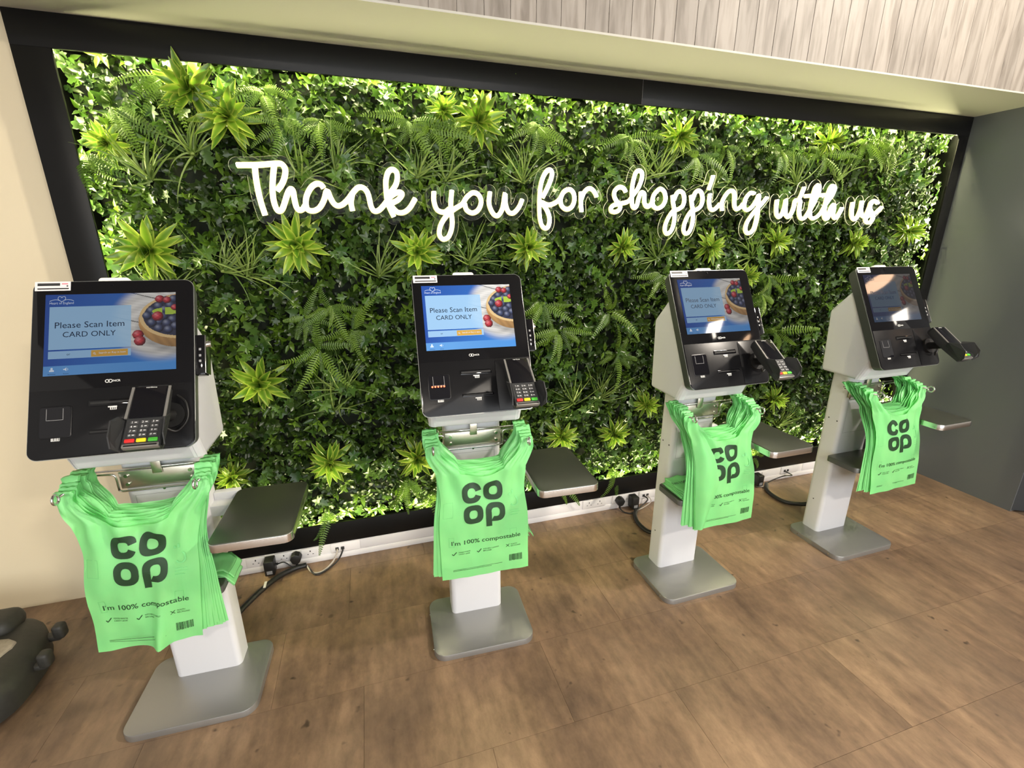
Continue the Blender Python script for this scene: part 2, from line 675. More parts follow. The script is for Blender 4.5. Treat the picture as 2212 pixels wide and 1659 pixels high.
fl = structure(box('floor', -3.2, 8.0, -6.0, 0.6, -0.10, -0.004, 'floor_under'), 'brown mottled wood-look vinyl tile floor')
TW, TH = 0.667, 0.3385
offs = [0.16, -0.20, -0.44, -0.137, 0.25, 0.346, 0.02, -0.22]
tile_me = from_bm('tile', prism_bm([(0.0004, 0.0004), (TW - 0.0004, 0.0004), (TW - 0.0004, TH - 0.0004), (0.0004, TH - 0.0004)], -0.004, 0.0), 'floor_vinyl')
rows = [-0.098 + 0.3385, -0.098, -0.4365, -0.775, -1.1135, -1.452, -1.7905, -2.129, -2.4675]
for ri in range(len(rows) - 1):
    x = offs[ri] - TW * 5
    while x < XR:
        if x + TW > -2.6:
            t = add('tile', tile_me, fl, (x, rows[ri + 1], 0))
            t.scale.x = min(1.0, (XR + 0.02 - x) / TW)
        x += TW
box('vinyl_sheet', -3.2, 8.0, -6.0, rows[-1], -0.004, 0.0, 'floor_vinyl', fl)

# back wall round the planted recess
wb = structure(box('wall_back', -3.2, -1.0, 0.045, 0.14, 0, 3.6, 'wall_beige'), 'beige painted wall left of the green wall')
structure(box('wall_recess', -1.042, XR + 0.1, 0.185, 0.24, 0, 3.0, 'wall_back_dark'), 'dark backing behind the foliage')
wr = structure(box('wall_right', XR, XR + 0.1, -0.712, 0.2, 0, 3.6, 'wall_grey'), 'satin grey wall right of the green wall')
dr = structure(box('door_1', 0.004, 0.048, -0.98, -0.004, 0.008, 2.095, 'door_grey', None, 0.002), 'dark grey door standing open at the right edge')
dr.location = (XR + 0.002, -0.714, 0)
dr.rotation_euler = (0, 0, R(62))
for z_ in (0.30, 1.62):
    cyl('hinge', (-0.006, 0.0, z_), (-0.006, 0.0, z_ + 0.11), 0.008, 'chrome', dr, 10)

# soffit, fascia boards, ceiling
SY = -0.372
structure(box('ceiling', -3.2, XR, SY, 0.045, ZT, ZT + 0.05, 'soffit_cream'), 'cream painted soffit above the green wall')
fa_ = structure(box('wall_fascia', -3.2, XR, SY + 0.004, SY + 0.04, ZT + 0.002, 3.6, 'wall_back_dark'), 'fascia clad in pale grey vertical wooden boards')
BW = 0.0915
board_me = from_bm('board', box_bm(0.0005, BW - 0.0005, -0.008, 0, 0, 1.36, 0.0012, 1), 'fascia_wood')
x = 0.716 - BW * 42
while x + BW < XR + 0.05:
    add('board', board_me, fa_, (x, SY + 0.004, ZT))
    x += BW
structure(box('trim_soffit', -3.2, XR, SY - 0.006, SY - 0.004 + 0.004, ZT - 0.003, ZT + 0.004, 'soffit_cream'), 'cream edge bead under the boards')
structure(box('ceiling_main', -3.2, 8.0, -6.0, SY, 3.6, 3.65, 'ceiling_white'), 'white shop ceiling')

# black frame (two top lengths with a joint)
JX = 1.282
LIP, CAV = 0.012, 0.042          # thin face board, hidden channel behind it
tops = [('trim_1', -1.042, JX - 0.0008), ('trim_2', JX + 0.0008, XR)]
for nme, a, b_ in tops:
    t_ = structure(box(nme, a, b_, 0.0, LIP, FZ1, ZT, 'frame_black', None, 0.001), 'black frame board along the top of the green wall')
    box('channel', a, b_, LIP, 0.185, FZ1 + CAV, ZT, 'frame_black', t_)
structure(box('trim_7', JX - 0.0008, JX + 0.0008, 0.0015, 0.01, FZ1, ZT, 'seam_grey'), 'pale joint in the black top frame')
for nme, a, b_, c_, d_ in (('trim_3', -1.042, FX0, -1.042, FX0 - CAV), ('trim_4', FX1, XR, FX1 + CAV, XR)):
    t_ = structure(box(nme, a, b_, 0.0, LIP, 0.0885, FZ1, 'frame_black', None, 0.001), 'black frame board at the side of the green wall')
    box('channel', c_, d_, LIP, 0.185, 0.0885, FZ1 + CAV, 'frame_black', t_)
t_ = structure(box('trim_5', FX0, FX1, 0.0, LIP, 0.0885, FZ0, 'frame_black', None, 0.001), 'black frame board under the green wall')
box('channel', FX0 - CAV, FX1 + CAV, LIP, 0.185, 0.0885, FZ0 - CAV, 'frame_black', t_)

# led strips tucked in the channel behind the frame
LY0, LY1 = 0.016, 0.032
led = tag(empty('led_strip', (1.25, 0.02, FZ0)), 'warm white strip light glowing round the inside of the black frame', 'strip light')


def ledseg(v):
    add('strip', mesh_of('strip', [Vector(q) - Vector((1.25, 0.02, FZ0)) for q in v], [(0, 1, 2, 3)], 'led_emit'), led)


gx0, gx1, gz0, gz1 = FX0 - CAV + 0.0015, FX1 + CAV - 0.0015, FZ0 - CAV + 0.0015, FZ1 + CAV - 0.0015
ledseg([(gx0, LY0, gz1), (gx1, LY0, gz1), (gx1, LY1, gz1), (gx0, LY1, gz1)])
ledseg([(gx0, LY1, gz0), (gx1, LY1, gz0), (gx1, LY0, gz0), (gx0, LY0, gz0)])
ledseg([(gx0, LY0, gz0), (gx0, LY0, gz1), (gx0, LY1, gz1), (gx0, LY1, gz0)])
ledseg([(gx1, LY1, gz0), (gx1, LY1, gz1), (gx1, LY0, gz1), (gx1, LY0, gz0)])

# white trunking along the floor
tk = structure(box('baseboard_back', -1.0, XR, 0.002, 0.10, 0.0, 0.0885, 'trunking_white', None, 0.002), 'white cable trunking along the floor under the frame')
box('lower_cover', -1.0, XR, -0.002, 0.004, 0.0, 0.033, 'trunking_white', tk, 0.0015)
for a, b_ in ((-1.0, -0.70), (-0.151, 0.235), (0.24, 1.07), (1.60, 2.05), (2.72, XR)):
    box('upper_cover', a + 0.001, b_ - 0.001, -0.001, 0.004, 0.0345, 0.087, 'trunking_white', tk, 0.001)


# ------------------------------------------------------------------ sockets, plugs, cables
def socket_13a(x0, gangs, label, grp='sockets in the white trunking'):
    w = 0.082 if gangs == 1 else 0.146
    o = tag(empty('power_socket', (x0 + w / 2, 0, 0.061)), label, 'socket', grp)
    box('face_plate', -w / 2, w / 2, -0.006, 0.004, -0.0255, 0.0255, 'socket_white', o, 0.003)
    for g in range(gangs):
        f = Flat()
        cx = 0 if gangs == 1 else (-0.034 + 0.068 * g)
        f.rect(cx - 0.0025, 0.006, cx + 0.0025, 0.014, 0)
        f.rect(cx - 0.0150, -0.008, cx - 0.0085, -0.0045, 0)
        f.rect(cx + 0.0085, -0.008, cx + 0.0150, -0.0045, 0)
        f.build('pin_hole', ['slot_dark'], o, (0, -0.0064, 0), (R(90), 0, 0))
    return o


socket_13a(-0.668, 1, 'single white socket left of the black adapter behind the leftmost kiosk')
socket_13a(-0.545, 1, 'single white socket behind the round black plug near the leftmost kiosk')
socket_13a(-0.426, 1, 'single white socket between the black plug and the data outlet near the leftmost kiosk')
socket_13a(1.083, 2, 'double white socket below the shelf of the second kiosk')
socket_13a(1.275, 2, 'double white socket carrying a black plug and adapter behind the third kiosk')
socket_13a(2.265, 2, 'white socket carrying a black adapter between the third and fourth kiosks')


def data_outlet(x0, label):
    o = tag(empty('data_outlet', (x0 + 0.07, 0, 0.061)), label, 'outlet', 'data outlets in the white trunking')
    box('face_plate', -0.07, 0.07, -0.005, 0.004, -0.0255, 0.0255, 'socket_white', o, 0.003)
    for dx in (-0.040, -0.014):
        box('data_port', dx - 0.008, dx + 0.008, -0.007, -0.003, -0.011, 0.005, 'slot_dark', o, 0.001)
    return o


data_outlet(-0.292, 'white data outlet with two cables beside the leftmost kiosk')
data_outlet(1.455, 'white data outlet with two cables behind the third kiosk')
data_outlet(2.535, 'white data outlet with one cable between the third and fourth kiosks')


def plug(x, label, z=0.056):
    o = tag(empty('power_plug', (x, -0.006, z)), label, 'plug', 'black plugs in the sockets')
    pts = [(-0.026, 0.004), (-0.018, 0.022), (0, 0.030), (0.018, 0.022), (0.026, 0.004), (0.018, -0.016), (0.008, -0.024), (-0.008, -0.024), (-0.018, -0.016)]
    prism('plug_body', pts, 0, 0.034, 'rubber_black', o, 0.006, None, (R(90), 0, 0))
    cyl('strain_relief', (0, -0.016, -0.020), (0, -0.018, -0.042), 0.006, 'rubber_black', o, 8)
    return o


def adapter(x, label):
    o = tag(empty('power_adapter', (x, -0.006, 0.050)), label, 'adapter', 'black adapters in the sockets')
    box('case', -0.022, 0.022, -0.055, 0.0, -0.040, 0.036, 'rubber_black', o, 0.005)
    box('rating_label', -0.012, 0.012, -0.0556, -0.0550, -0.030, -0.012, 'print_grey', o)
    cyl('cord_grip', (0.020, -0.025, 0.0), (0.034, -0.025, 0.0), 0.006, 'rubber_black', o, 8)
    return o


plug(-0.449, 'round-shouldered black plug beside the leftmost kiosk')
adapter(-0.562, 'square black power adapter left of the black plug at the leftmost kiosk')
plug(1.315, 'black plug under the hanging fern behind the third kiosk')
adapter(1.400, 'black power adapter beside the plug behind the third kiosk')
adapter(2.318, 'black power adapter in the trunking left of the fourth kiosk')
plug(0.285, 'black plug half hidden behind the bags of the second kiosk')


def cable(name, pts, r, m, label, sm=8):
    o = tube(name, pts, r, m, None, 8, sm)
    return tag(o, label, 'cable', 'cables behind the kiosks')


c1 = cable('cable_conduit', [(-0.655, -0.30, 0.016), (-0.625, -0.235, 0.016), (-0.572, -0.145, 0.016), (-0.523, -0.085, 0.016), (-0.46, -0.045, 0.016), (-0.405, -0.032, 0.016)], 0.012, 'rubber_black', 'thick black cable conduit curving to the leftmost kiosk')
box('cable_tag', -0.572, -0.562, -0.160, -0.120, 0.026, 0.0295, 'sticker_white', c1)
cable('grey_cable', [(-0.405, -0.034, 0.014), (-0.375, -0.085, 0.006), (-0.33, -0.090, 0.006), (-0.285, -0.040, 0.012), (-0.262, -0.022, 0.050), (-0.262, -0.006, 0.056)], 0.004, 'cable_grey', 'thin grey cable looping from the data outlet beside the leftmost kiosk')
cable('black_cable', [(-0.405, -0.030, 0.012), (-0.360, -0.105, 0.006), (-0.31, -0.085, 0.006), (-0.262, -0.035, 0.012), (-0.237, -0.022, 0.050), (-0.237, -0.006, 0.056)], 0.004, 'rubber_black', 'thin black cable looping from the data outlet beside the leftmost kiosk')
cable('black_cable', [(-0.528, -0.032, 0.050), (-0.50, -0.035, 0.055), (-0.47, -0.040, 0.030), (-0.445, -0.036, 0.022)], 0.003, 'rubber_black', 'thin black lead of the adapter beside the leftmost kiosk')
cable('cable_conduit', [(1.375, -0.34, 0.05), (1.345, -0.29, 0.018), (1.335, -0.20, 0.014), (1.36, -0.12, 0.014), (1.395, -0.075, 0.014)], 0.012, 'rubber_black', 'thick black cable conduit behind the third kiosk')
cable('black_cable', [(1.395, -0.078, 0.014), (1.44, -0.055, 0.02), (1.495, -0.035, 0.045), (1.487, -0.006, 0.056)], 0.004, 'rubber_black', 'thin black cable from the data outlet behind the third kiosk')
cable('grey_cable', [(1.395, -0.075, 0.012), (1.46, -0.055, 0.012), (1.52, -0.035, 0.030), (1.511, -0.006, 0.056)], 0.003, 'cable_grey', 'thin grey cable from the data outlet behind the third kiosk')
cable('black_cable', [(1.315, -0.026, 0.012), (1.325, -0.060, 0.006), (1.36, -0.085, 0.006), (1.40, -0.078, 0.010)], 0.004, 'rubber_black', 'black lead of the plug behind the third kiosk')
cable('cable_conduit', [(2.40, -0.36, 0.05), (2.37, -0.31, 0.018), (2.305, -0.245, 0.014), (2.31, -0.13, 0.014), (2.38, -0.045, 0.014)], 0.012, 'rubber_black', 'thick black cable conduit running to the fourth kiosk')
cable('black_cable', [(2.38, -0.045, 0.016), (2.44, -0.040, 0.030), (2.53, -0.040, 0.045), (2.60, -0.035, 0.035), (2.567, -0.006, 0.056)], 0.004, 'rubber_black', 'thin black cable from the data outlet left of the fourth kiosk')
cable('grey_cable', [(2.38, -0.047, 0.012), (2.34, -0.060, 0.008), (2.30, -0.050, 0.010)], 0.004, 'cable_grey', 'short grey cable end under the adapter left of the fourth kiosk')

# ------------------------------------------------------------------ the kiosk
SC_W, SC_H = 0.304, 0.2235
SC_X, SC_Y = -0.0075, 0.0905     # screen centre on the panel


def screen_mesh():
    nx, ny = 220, 162
    X, Y = np.meshgrid((np.arange(nx) + 0.5) / nx, (np.arange(ny) + 0.5) / ny)   # Y up
    col = np.zeros((ny, nx, 3))
    deep, light = np.array([0.005, 0.045, 0.34]), np.array([0.04, 0.26, 0.72])
    g = np.clip(0.15 + 0.9 * X * (1 - 0.5 * Y), 0, 1)[..., None]
    col[:] = deep * (1 - g) + light * g
    asp = SC_W / SC_H

    def d(cx, cy, rx, ry):
        return np.sqrt(((X - cx) * asp / rx) ** 2 + ((Y - cy) / ry) ** 2)
    # weathered table seen in a soft round vignette
    dd = d(0.90, 0.63, 0.60, 0.56)
    a = np.clip((1.0 - dd) / 0.28, 0, 1)
    a = (a * a * (3 - 2 * a))[..., None]
    grain = 0.5 + 0.25 * np.sin(70 * (Y + 0.25 * X) + 6 * np.sin(9 * X + 4 * Y)) + 0.12 * np.sin(170 * (Y + 0.28 * X) + 3)
    wood = np.array([0.80, 0.77, 0.72]) * (0.70 + 0.36 * np.clip(grain, 0, 1))[..., None]
    for k in (0.98, 0.62):
        ln = np.abs(Y + 0.42 * (X - 0.7) - k) < 0.006
        wood[ln] *= 0.25
    wood *= (1.1 - 0.35 * np.clip((0.75 - Y), 0, 1))[..., None]
    col = col * (1 - a) + wood * a
    # bowl
    ob = d(1.03, 0.63, 0.445, 0.345)
    low = ob < 1
    shade = np.clip(1.1 - 0.5 * np.clip((0.60 - Y) / 0.3, 0, 1), 0.4, 1.1)[..., None]
    bowl = np.array([0.62, 0.34, 0.12]) * shade * (0.9 + 0.1 * np.sin(90 * X + 40 * Y))[..., None]
    sh = np.clip((1.12 - d(1.04, 0.57, 0.45, 0.345)) / 0.15, 0, 1)[..., None] * 0.5
    col = col * (1 - sh * a) + col * 0.3 * sh * a
    col[low] = bowl[low]
    rim = d(1.03, 0.68, 0.435, 0.285) < 1
    col[rim] = np.array([0.80, 0.56, 0.26])
    ins = d(1.035, 0.685, 0.40, 0.255) < 1
    col[ins] = np.array([0.03, 0.035, 0.07])
    rs = np.random.default_rng(3)

    def ball(cx, cy, r, c, clip=None):
        q = d(cx, cy, r, r)
        k = (q < 1)
        if clip is not None:
            k &= clip
        lum = np.clip(1.15 - 0.9 * q - 0.25 * ((X - cx) * asp - (Y - cy)) / r, 0.12, 1.3)
        hl = np.exp(-(d(cx - 0.25 * r, cy + 0.35 * r, r * 0.4, r * 0.4)) ** 2)
        col[k] = (np.array(c)[None] * lum[k][:, None]) + 0.22 * hl[k][:, None]
    big = d(1.03, 0.72, 0.42, 0.29) < 1
    pts = []
    for i in range(400):
        cx, cy = rs.uniform(0.72, 1.02), rs.uniform(0.46, 0.93)
        q = math.hypot((cx - 1.035) * asp / 0.39, (cy - 0.69) / 0.245)
        if q < 0.95 and all(math.hypot((cx - p[0]) * asp, cy - p[1]) > 0.075 for p in pts):
            pts.append((cx, cy))
    for cx, cy in sorted(pts, key=lambda p: -p[1]):
        ball(cx, cy, 0.052, (0.055, 0.075, 0.17), big)
    leaf = (d(0.935, 0.755, 0.17, 0.045) < 1) & (np.sin(40 * X) > -0.9)
    col[leaf] = np.array([0.45, 0.62, 0.06])
    for cx, cy, r in ((0.855, 0.69, 0.062), (0.87, 0.915, 0.05), (0.93, 0.90, 0.045), (0.99, 0.80, 0.04), (0.70, 0.46, 0.06), (0.715, 0.38, 0.062)):
        ball(cx, cy, r, (0.75, 0.04, 0.06))
        q = d(cx, cy, r, r) < 1
        col[q] *= (0.82 + 0.2 * np.sin(160 * X[q]) * np.sin(160 * Y[q]))[:, None]
    # interface boxes
    def rect(x0, y0, x1, y1, c, al):
        k = (X >= x0) & (X < x1) & (Y >= y0) & (Y < y1)
        col[k] = col[k] * (1 - al) + np.array(c) * al
    bx = np.array([0.40, 0.66, 0.92])
    rect(0.032, 0.315, 0.645, 0.845, bx, 0.88)
    rect(0.032, 0.205, 0.645, 0.295, bx, 0.85)
    rect(0.345, 0.212, 0.625, 0.288, (0.72, 0.40, 0.06), 1.0)
    k = Y < 0.115
    fade = np.clip(1.25 - 0.9 * X, 0.25, 1)[..., None]
    nb = col * (1 - 0.75 * fade) + np.array([0.16, 0.45, 0.88]) * 0.75 * fade
    col[k] = nb[k]
    vx, vy = np.meshgrid(np.linspace(-SC_W / 2, SC_W / 2, nx + 1), np.linspace(-SC_H / 2, SC_H / 2, ny + 1))
    v = np.stack([vx.ravel(), vy.ravel(), np.zeros(vx.size)], 1)
    i = (np.arange(ny)[:, None] * (nx + 1) + np.arange(nx)[None]).ravel()
    f = np.stack([i, i + 1, i + nx + 2, i + nx + 1], 1)
    me = bpy.data.meshes.new('screen')
    me.from_pydata(v.tolist(), [], f.tolist())
    me.materials.append(MATS['screen_image'])
    at = me.attributes.new('paint', 'FLOAT_COLOR', 'FACE')
    at.data.foreach_set('color', np.concatenate([col.reshape(-1, 3), np.ones((nx * ny, 1))], 1).ravel().astype(np.float32))
    return me


def S(u, v):      # screen fraction -> panel uv
    return SC_X + (u - 0.5) * SC_W, SC_Y + (v - 0.5) * SC_H


TILT = R(26.25)
kiosk = empty('self_checkout', (0, 0, 0))
# base plate
bp_ = prism('base_plate', rrect(0.394, 0.305, 0.045, 8, 0, -0.0125), 0.0, 0.025, 'base_steel', kiosk, 0.0035)
for (yy) in (-0.11, 0.07):
    cyl('screw', (-0.1972, yy, 0.012), (-0.199, yy, 0.012), 0.004, 'chrome', bp_, 8)
# column
co_ = prism('column', rrect(0.212, 0.098, 0.020, 6, 0, 0.083), 0.025, 0.93, 'white_metal', kiosk)
fpl = Flat()
for (x0, y0, x1, y1) in ((-0.082, 0.60, 0.082, 0.601), (-0.082, 0.76, 0.082, 0.761), (-0.082, 0.60, -0.081, 0.76), (0.081, 0.60, 0.082, 0.76)):
    fpl.rect(x0, y0, x1, y1)
fpl.build('panel_joint', ['print_grey'], co_, (0, 0.0336, 0), (R(90), 0, 0))
for (yy, zz) in ((0.055, 0.66), (0.10, 0.665), (0.09, 0.20)):
    cyl('screw', (-0.1055, yy, zz), (-0.1068, yy, zz), 0.0035, 'slot_dark', co_, 8)
cyl('screw', (0.0, 0.035, 0.775), (0.0, 0.0325, 0.775), 0.004, 'chrome', co_, 8)

# head housing
prof = [(-0.085, 0.985), (-0.050, 0.908), (0.150, 0.910), (0.163, 1.205), (0.075, 1.305)]
bm = bmesh.new()
L_ = [bm.verts.new((-0.165, y, z)) for y, z in prof]
R_ = [bm.verts.new((0.165, y, z)) for y, z in prof]
bm.faces.new(L_[::-1])
bm.faces.new(R_)
for i in range(5):
    j = (i + 1) % 5
    bm.faces.new((L_[i], L_[j], R_[j], R_[i]))
bmesh.ops.recalc_face_normals(bm, faces=bm.faces[:])
bm.edges.ensure_lookup_table()
lip = [e for e in bm.edges if abs(e.verts[0].co.z - 0.908) < 0.08 and abs(e.verts[1].co.z - 0.908) < 0.08 and e.verts[0].co.y < 0 and e.verts[1].co.y < 0 and abs(e.verts[0].co.x - e.verts[1].co.x) < 0.01]
bmesh.ops.bevel(bm, geom=lip, offset=0.024, segments=4, affect='EDGES', profile=0.5)
rest = [e for e in bm.edges if e.calc_length() > 0.06 and e.is_manifold and e.calc_face_angle(0) > 0.3]
bmesh.ops.bevel(bm, geom=rest, offset=0.014, segments=4, affect='EDGES', profile=0.5)
hd = add('head_housing', from_bm('head_housing', bm, 'white_metal', True, 30), kiosk)
ph = Flat()
for i in range(44):
    x = -0.10 + i * 0.0047
    ph.poly([(x + 0.0008 * math.cos(a * 1.047), 0.0008 * math.sin(a * 1.047)) for a in range(6)])
ph.build('perforation', ['print_grey'], hd, (0, -0.0715, 0.9515), (R(90 - 24.5), 0, 0))

# display panel: local x = right, y = up the panel, z = out of the glass
PR_ = (R(90) - TILT, 0, 0)
PL_ = (0, -0.042, 1.198)
MP = Matrix.Translation(PL_) @ Matrix.Rotation(R(90) - TILT, 4, 'X')
PW, PH = 0.379, 0.481
bm = prism_bm(rrect(PW, PH, 0.024, 6), -0.045, -0.004, 0.0, 2)
for v in bm.verts:
    if v.co.z < -0.04:
        v.co.x *= 0.955
        v.co.y *= 0.965
dp = add('display_panel', from_bm('display_panel', bm, 'panel_side', True, 30), kiosk, PL_, PR_)
prism('trim_ring', rrect(PW, PH, 0.024, 6), -0.004, -0.002, 'panel_trim', dp)
prism('bezel', rrect(PW - 0.003, PH - 0.003, 0.0225, 6), -0.002, 0.0, 'gloss_black', dp, 0.001)
# lower cover in matt black
low = [(-PW / 2 + 0.004, -0.0605), (PW / 2 - 0.004, -0.0605)] + [(x, y) for x, y in rrect(PW - 0.008, PH - 0.008, 0.02, 6) if y < -0.2]
low = [(-PW / 2 + 0.004, -0.0605)] + sorted([p for p in low if p[0] < 0 and p[1] < -0.2], key=lambda p: -p[1]) + sorted([p for p in low if p[0] > 0 and p[1] < -0.2], key=lambda p: p[1]) + [(PW / 2 - 0.004, -0.0605)]
prism('lower_cover', low, -0.001, 0.0012, 'matte_black', dp, 0.0005)
mp_ = [(PW / 2 - 0.005, -0.064), (0.070, -0.064), (0.065, -0.066), (0.063, -0.071), (0.063, -0.234), (PW / 2 - 0.024, -0.234), (PW / 2 - 0.010, -0.229), (PW / 2 - 0.005, -0.216)]
prism('mount_plate', mp_, 0.0, 0.0026, 'matte_black', dp, 0.0006)
scr = add('screen', screen_mesh(), dp, (SC_X, SC_Y, 0.0008))
tx = Flat()
zt = 0.0014
for s_, w_, u_, v_ in (('Please Scan Item', 0.158, 0.335, 0.615), ('CARD ONLY', 0.120, 0.332, 0.497)):
    co, fa = text_geo(s_, w_, None, *S(u_, v_))
    tx.put(co, fa, 0, zt)
tx.build('screen_message', ['screen_ink', 'screen_white'], dp)
tx = Flat()
co, fa = text_geo('or', 0.008, None, *S(0.18, 0.25))
tx.put(co, fa, 0, zt)
tx.build('screen_or', ['screen_ink', 'screen_white'], dp)
tx = Flat()
tl = Flat()
co, fa = text_geo('Search or Key in Item', 0.062, None, *S(0.505, 0.25))
tx.put(co, fa, 1, zt)
co, fa = text_geo('Heart of England', 0.054, 0.0085, *S(0.120, 0.888))
tl.put(co, fa, 1, zt)
cx_, cy_ = S(0.37, 0.25)
tx.put(*(lambda r0, r1, n: ([(cx_ + r0 * math.cos(2 * math.pi * i / n), cy_ + r0 * math.sin(2 * math.pi * i / n)) for i in range(n)] + [(cx_ + r1 * math.cos(2 * math.pi * i / n), cy_ + r1 * math.sin(2 * math.pi * i / n)) for i in range(n)], [(i, (i + 1) % n, n + (i + 1) % n, n + i) for i in range(n)]))(0.0026, 0.0017, 10), 1, zt)
tx.poly([(cx_ + 0.0014, cy_ - 0.0020), (cx_ + 0.0020, cy_ - 0.0014), (cx_ + 0.0040, cy_ - 0.0036), (cx_ + 0.0034, cy_ - 0.0042)], 1, zt)


def ribbon(path, w, fl_, mi, z):
    path = catmull([(p[0], p[1], 0) for p in path], 6)
    n = len(path)
    L, Rr = [], []
    for i in range(n):
        t = (path[min(i + 1, n - 1)] - path[max(i - 1, 0)]).normalized()
        nn = Vector((-t.y, t.x, 0)) * w / 2
        L.append((path[i] + nn)[:2])
        Rr.append((path[i] - nn)[:2])
    fl_.put(L + Rr, [(i, i + 1, n + i + 1, n + i) for i in range(n - 1)], mi, z)


tx.build('screen_button_text', ['screen_ink', 'screen_white'], dp)
tx = tl
cx_, cy_ = S(0.120, 0.94)
for sgn in (-1, 1):        # heart between two wing lines
    ribbon([(cx_, cy_ - 0.007), (cx_ + sgn * 0.008, cy_ + 0.000), (cx_ + sgn * 0.007, cy_ + 0.007), (cx_ + sgn * 0.002, cy_ + 0.007), (cx_, cy_ + 0.004)], 0.0012, tx, 1, zt)
    ribbon([(cx_ + sgn * 0.004, cy_ - 0.0035), (cx_ + sgn * 0.012, cy_ - 0.001), (cx_ + sgn * 0.020, cy_ - 0.002), (cx_ + sgn * 0.027, cy_ - 0.005)], 0.0012, tx, 1, zt)
tx.build('screen_logo', ['screen_ink', 'screen_white'], dp)
tx = Flat()
cx_, cy_ = S(0.062, 0.072)
tx.poly([(cx_ + 0.0028 * math.cos(i * 0.6283), cy_ + 0.003 + 0.0028 * math.sin(i * 0.6283)) for i in range(10)], 1, zt)
tx.poly([(cx_ - 0.0055, cy_ - 0.005), (cx_ + 0.0055, cy_ - 0.005), (cx_ + 0.005, cy_ - 0.001), (cx_, cy_ + 0.001), (cx_ - 0.005, cy_ - 0.001)], 1, zt)
cx_, cy_ = S(0.165, 0.072)
tx.poly([(cx_ - 0.006, cy_ - 0.0015), (cx_ - 0.003, cy_ - 0.0015), (cx_ + 0.001, cy_ - 0.005), (cx_ + 0.001, cy_ + 0.005), (cx_ - 0.003, cy_ + 0.0015), (cx_ - 0.006, cy_ + 0.0015)], 1, zt)
ribbon([(cx_ + 0.003, cy_ - 0.003), (cx_ + 0.0045, cy_), (cx_ + 0.003, cy_ + 0.003)], 0.001, tx, 1, zt)
co, fa = text_geo('Assistance', 0.017, None, *S(0.062, 0.020))
tx.put(co, fa, 0, zt)
co, fa = text_geo('Volume', 0.012, None, *S(0.165, 0.020))
tx.put(co, fa, 0, zt)
txt = tx.build('screen_icons', ['screen_ink', 'screen_white'], dp)

# sticker, camera lens, maker's mark, icons
st = Flat()
st.rect(-0.184, 0.2135, -0.104, 0.2395, 0, 0.0010)
st.rect(-0.178, 0.2275, -0.128, 0.2350, 1, 0.0014)
st.rect(-0.178, 0.2175, -0.108, 0.2210, 1, 0.0014)
st.rect(-0.124, 0.2310, -0.110, 0.2345, 2, 0.0014)
st.poly([(-0.1115 + 0.0022 * math.cos(i * 0.785), 0.2265 + 0.0022 * math.sin(i * 0.785)) for i in range(8)], 1, 0.0014)
st.build('sticker', ['sticker_white', 'sticker_black', 'sticker_pink'], dp)
cyl('camera_lens', (-0.009, 0.229, 0.0), (-0.009, 0.229, 0.0016), 0.0035, 'dark_glass', dp, 12)
lg = Flat()
for cx0 in (-0.0165, -0.0095):
    n = 14
    lg.put([(cx0 + 0.0055 * math.cos(2 * math.pi * i / n), -0.0435 + 0.0048 * math.sin(2 * math.pi * i / n)) for i in range(n)] + [(cx0 + 0.0037 * math.cos(2 * math.pi * i / n), -0.0435 + 0.0032 * math.sin(2 * math.pi * i / n)) for i in range(n)], [(i, (i + 1) % n, n + (i + 1) % n, n + i) for i in range(n)], 0, 0.0012)
co, fa = text_geo('NCR', 0.0165, 0.0055, 0.0055, -0.0435, bold=0.02)
lg.put(co, fa, 0, 0.0012)
lg.build('maker_mark', ['print_white'], dp)
zi = 0.0018
ic = Flat()
ic.rect(-0.137, -0.1935, -0.118, -0.1850, 0, zi)
for i, w in enumerate((0.0008, 0.0016, 0.0008, 0.0012, 0.0008, 0.0016)):
    ic.rect(-0.1345 + i * 0.0028, -0.1925, -0.1345 + i * 0.0028 + w, -0.1860, 1, zi + 0.0003)
ic.build('scan_icon', ['print_white', 'matte_black'], dp)
for yy in (-0.1170, -0.1920):
    ic = Flat()
    ic.rect(-0.014, yy + 0.0015, 0.007, yy + 0.0050, 0, zi)
    ic.rect(-0.009, yy - 0.0050, 0.006, yy + 0.0015, 0, zi)
    for i in range(3):
        ic.rect(-0.0065 + i * 0.004, yy - 0.0040, -0.0045 + i * 0.004, yy + 0.0010, 1, zi + 0.0003)
    ic.build('slot_icon', ['print_white', 'matte_black'], dp)
# scanner window with a raised rim
prism('scanner_rim', rrect(0.072, 0.084, 0.008, 5, -0.1285, -0.144), 0.0, 0.0024, 'matte_black', dp, 0.0008)
prism('scanner_window', rrect(0.066, 0.078, 0.006, 5, -0.1285, -0.144), 0.0012, 0.0028, 'dark_glass', dp)
fr = Flat()
for (x0, y0, x1, y1) in ((-0.148, -0.109, -0.147, -0.139), (-0.112, -0.109, -0.111, -0.139), (-0.148, -0.1385, -0.111, -0.1395)):
    fr.rect(x0, min(y0, y1), x1, max(y0, y1), 0, 0.0031)
fr.build('window_frame', ['print_grey'], dp)
# slots
for vy, hh in ((-0.1015, 0.013), (-0.1780, 0.008)):
    s1 = prism('receipt_slot' if vy < -0.15 else 'card_slot', rrect(0.106, hh + 0.003, 0.003, 3, -0.004, vy), 0.0, 0.0030, 'gloss_black', dp, 0.0008)
    prism('slot_mouth', rrect(0.098, hh * 0.45, 0.001, 2, -0.004, vy), 0.0028, 0.0034, 'deep_black', dp)
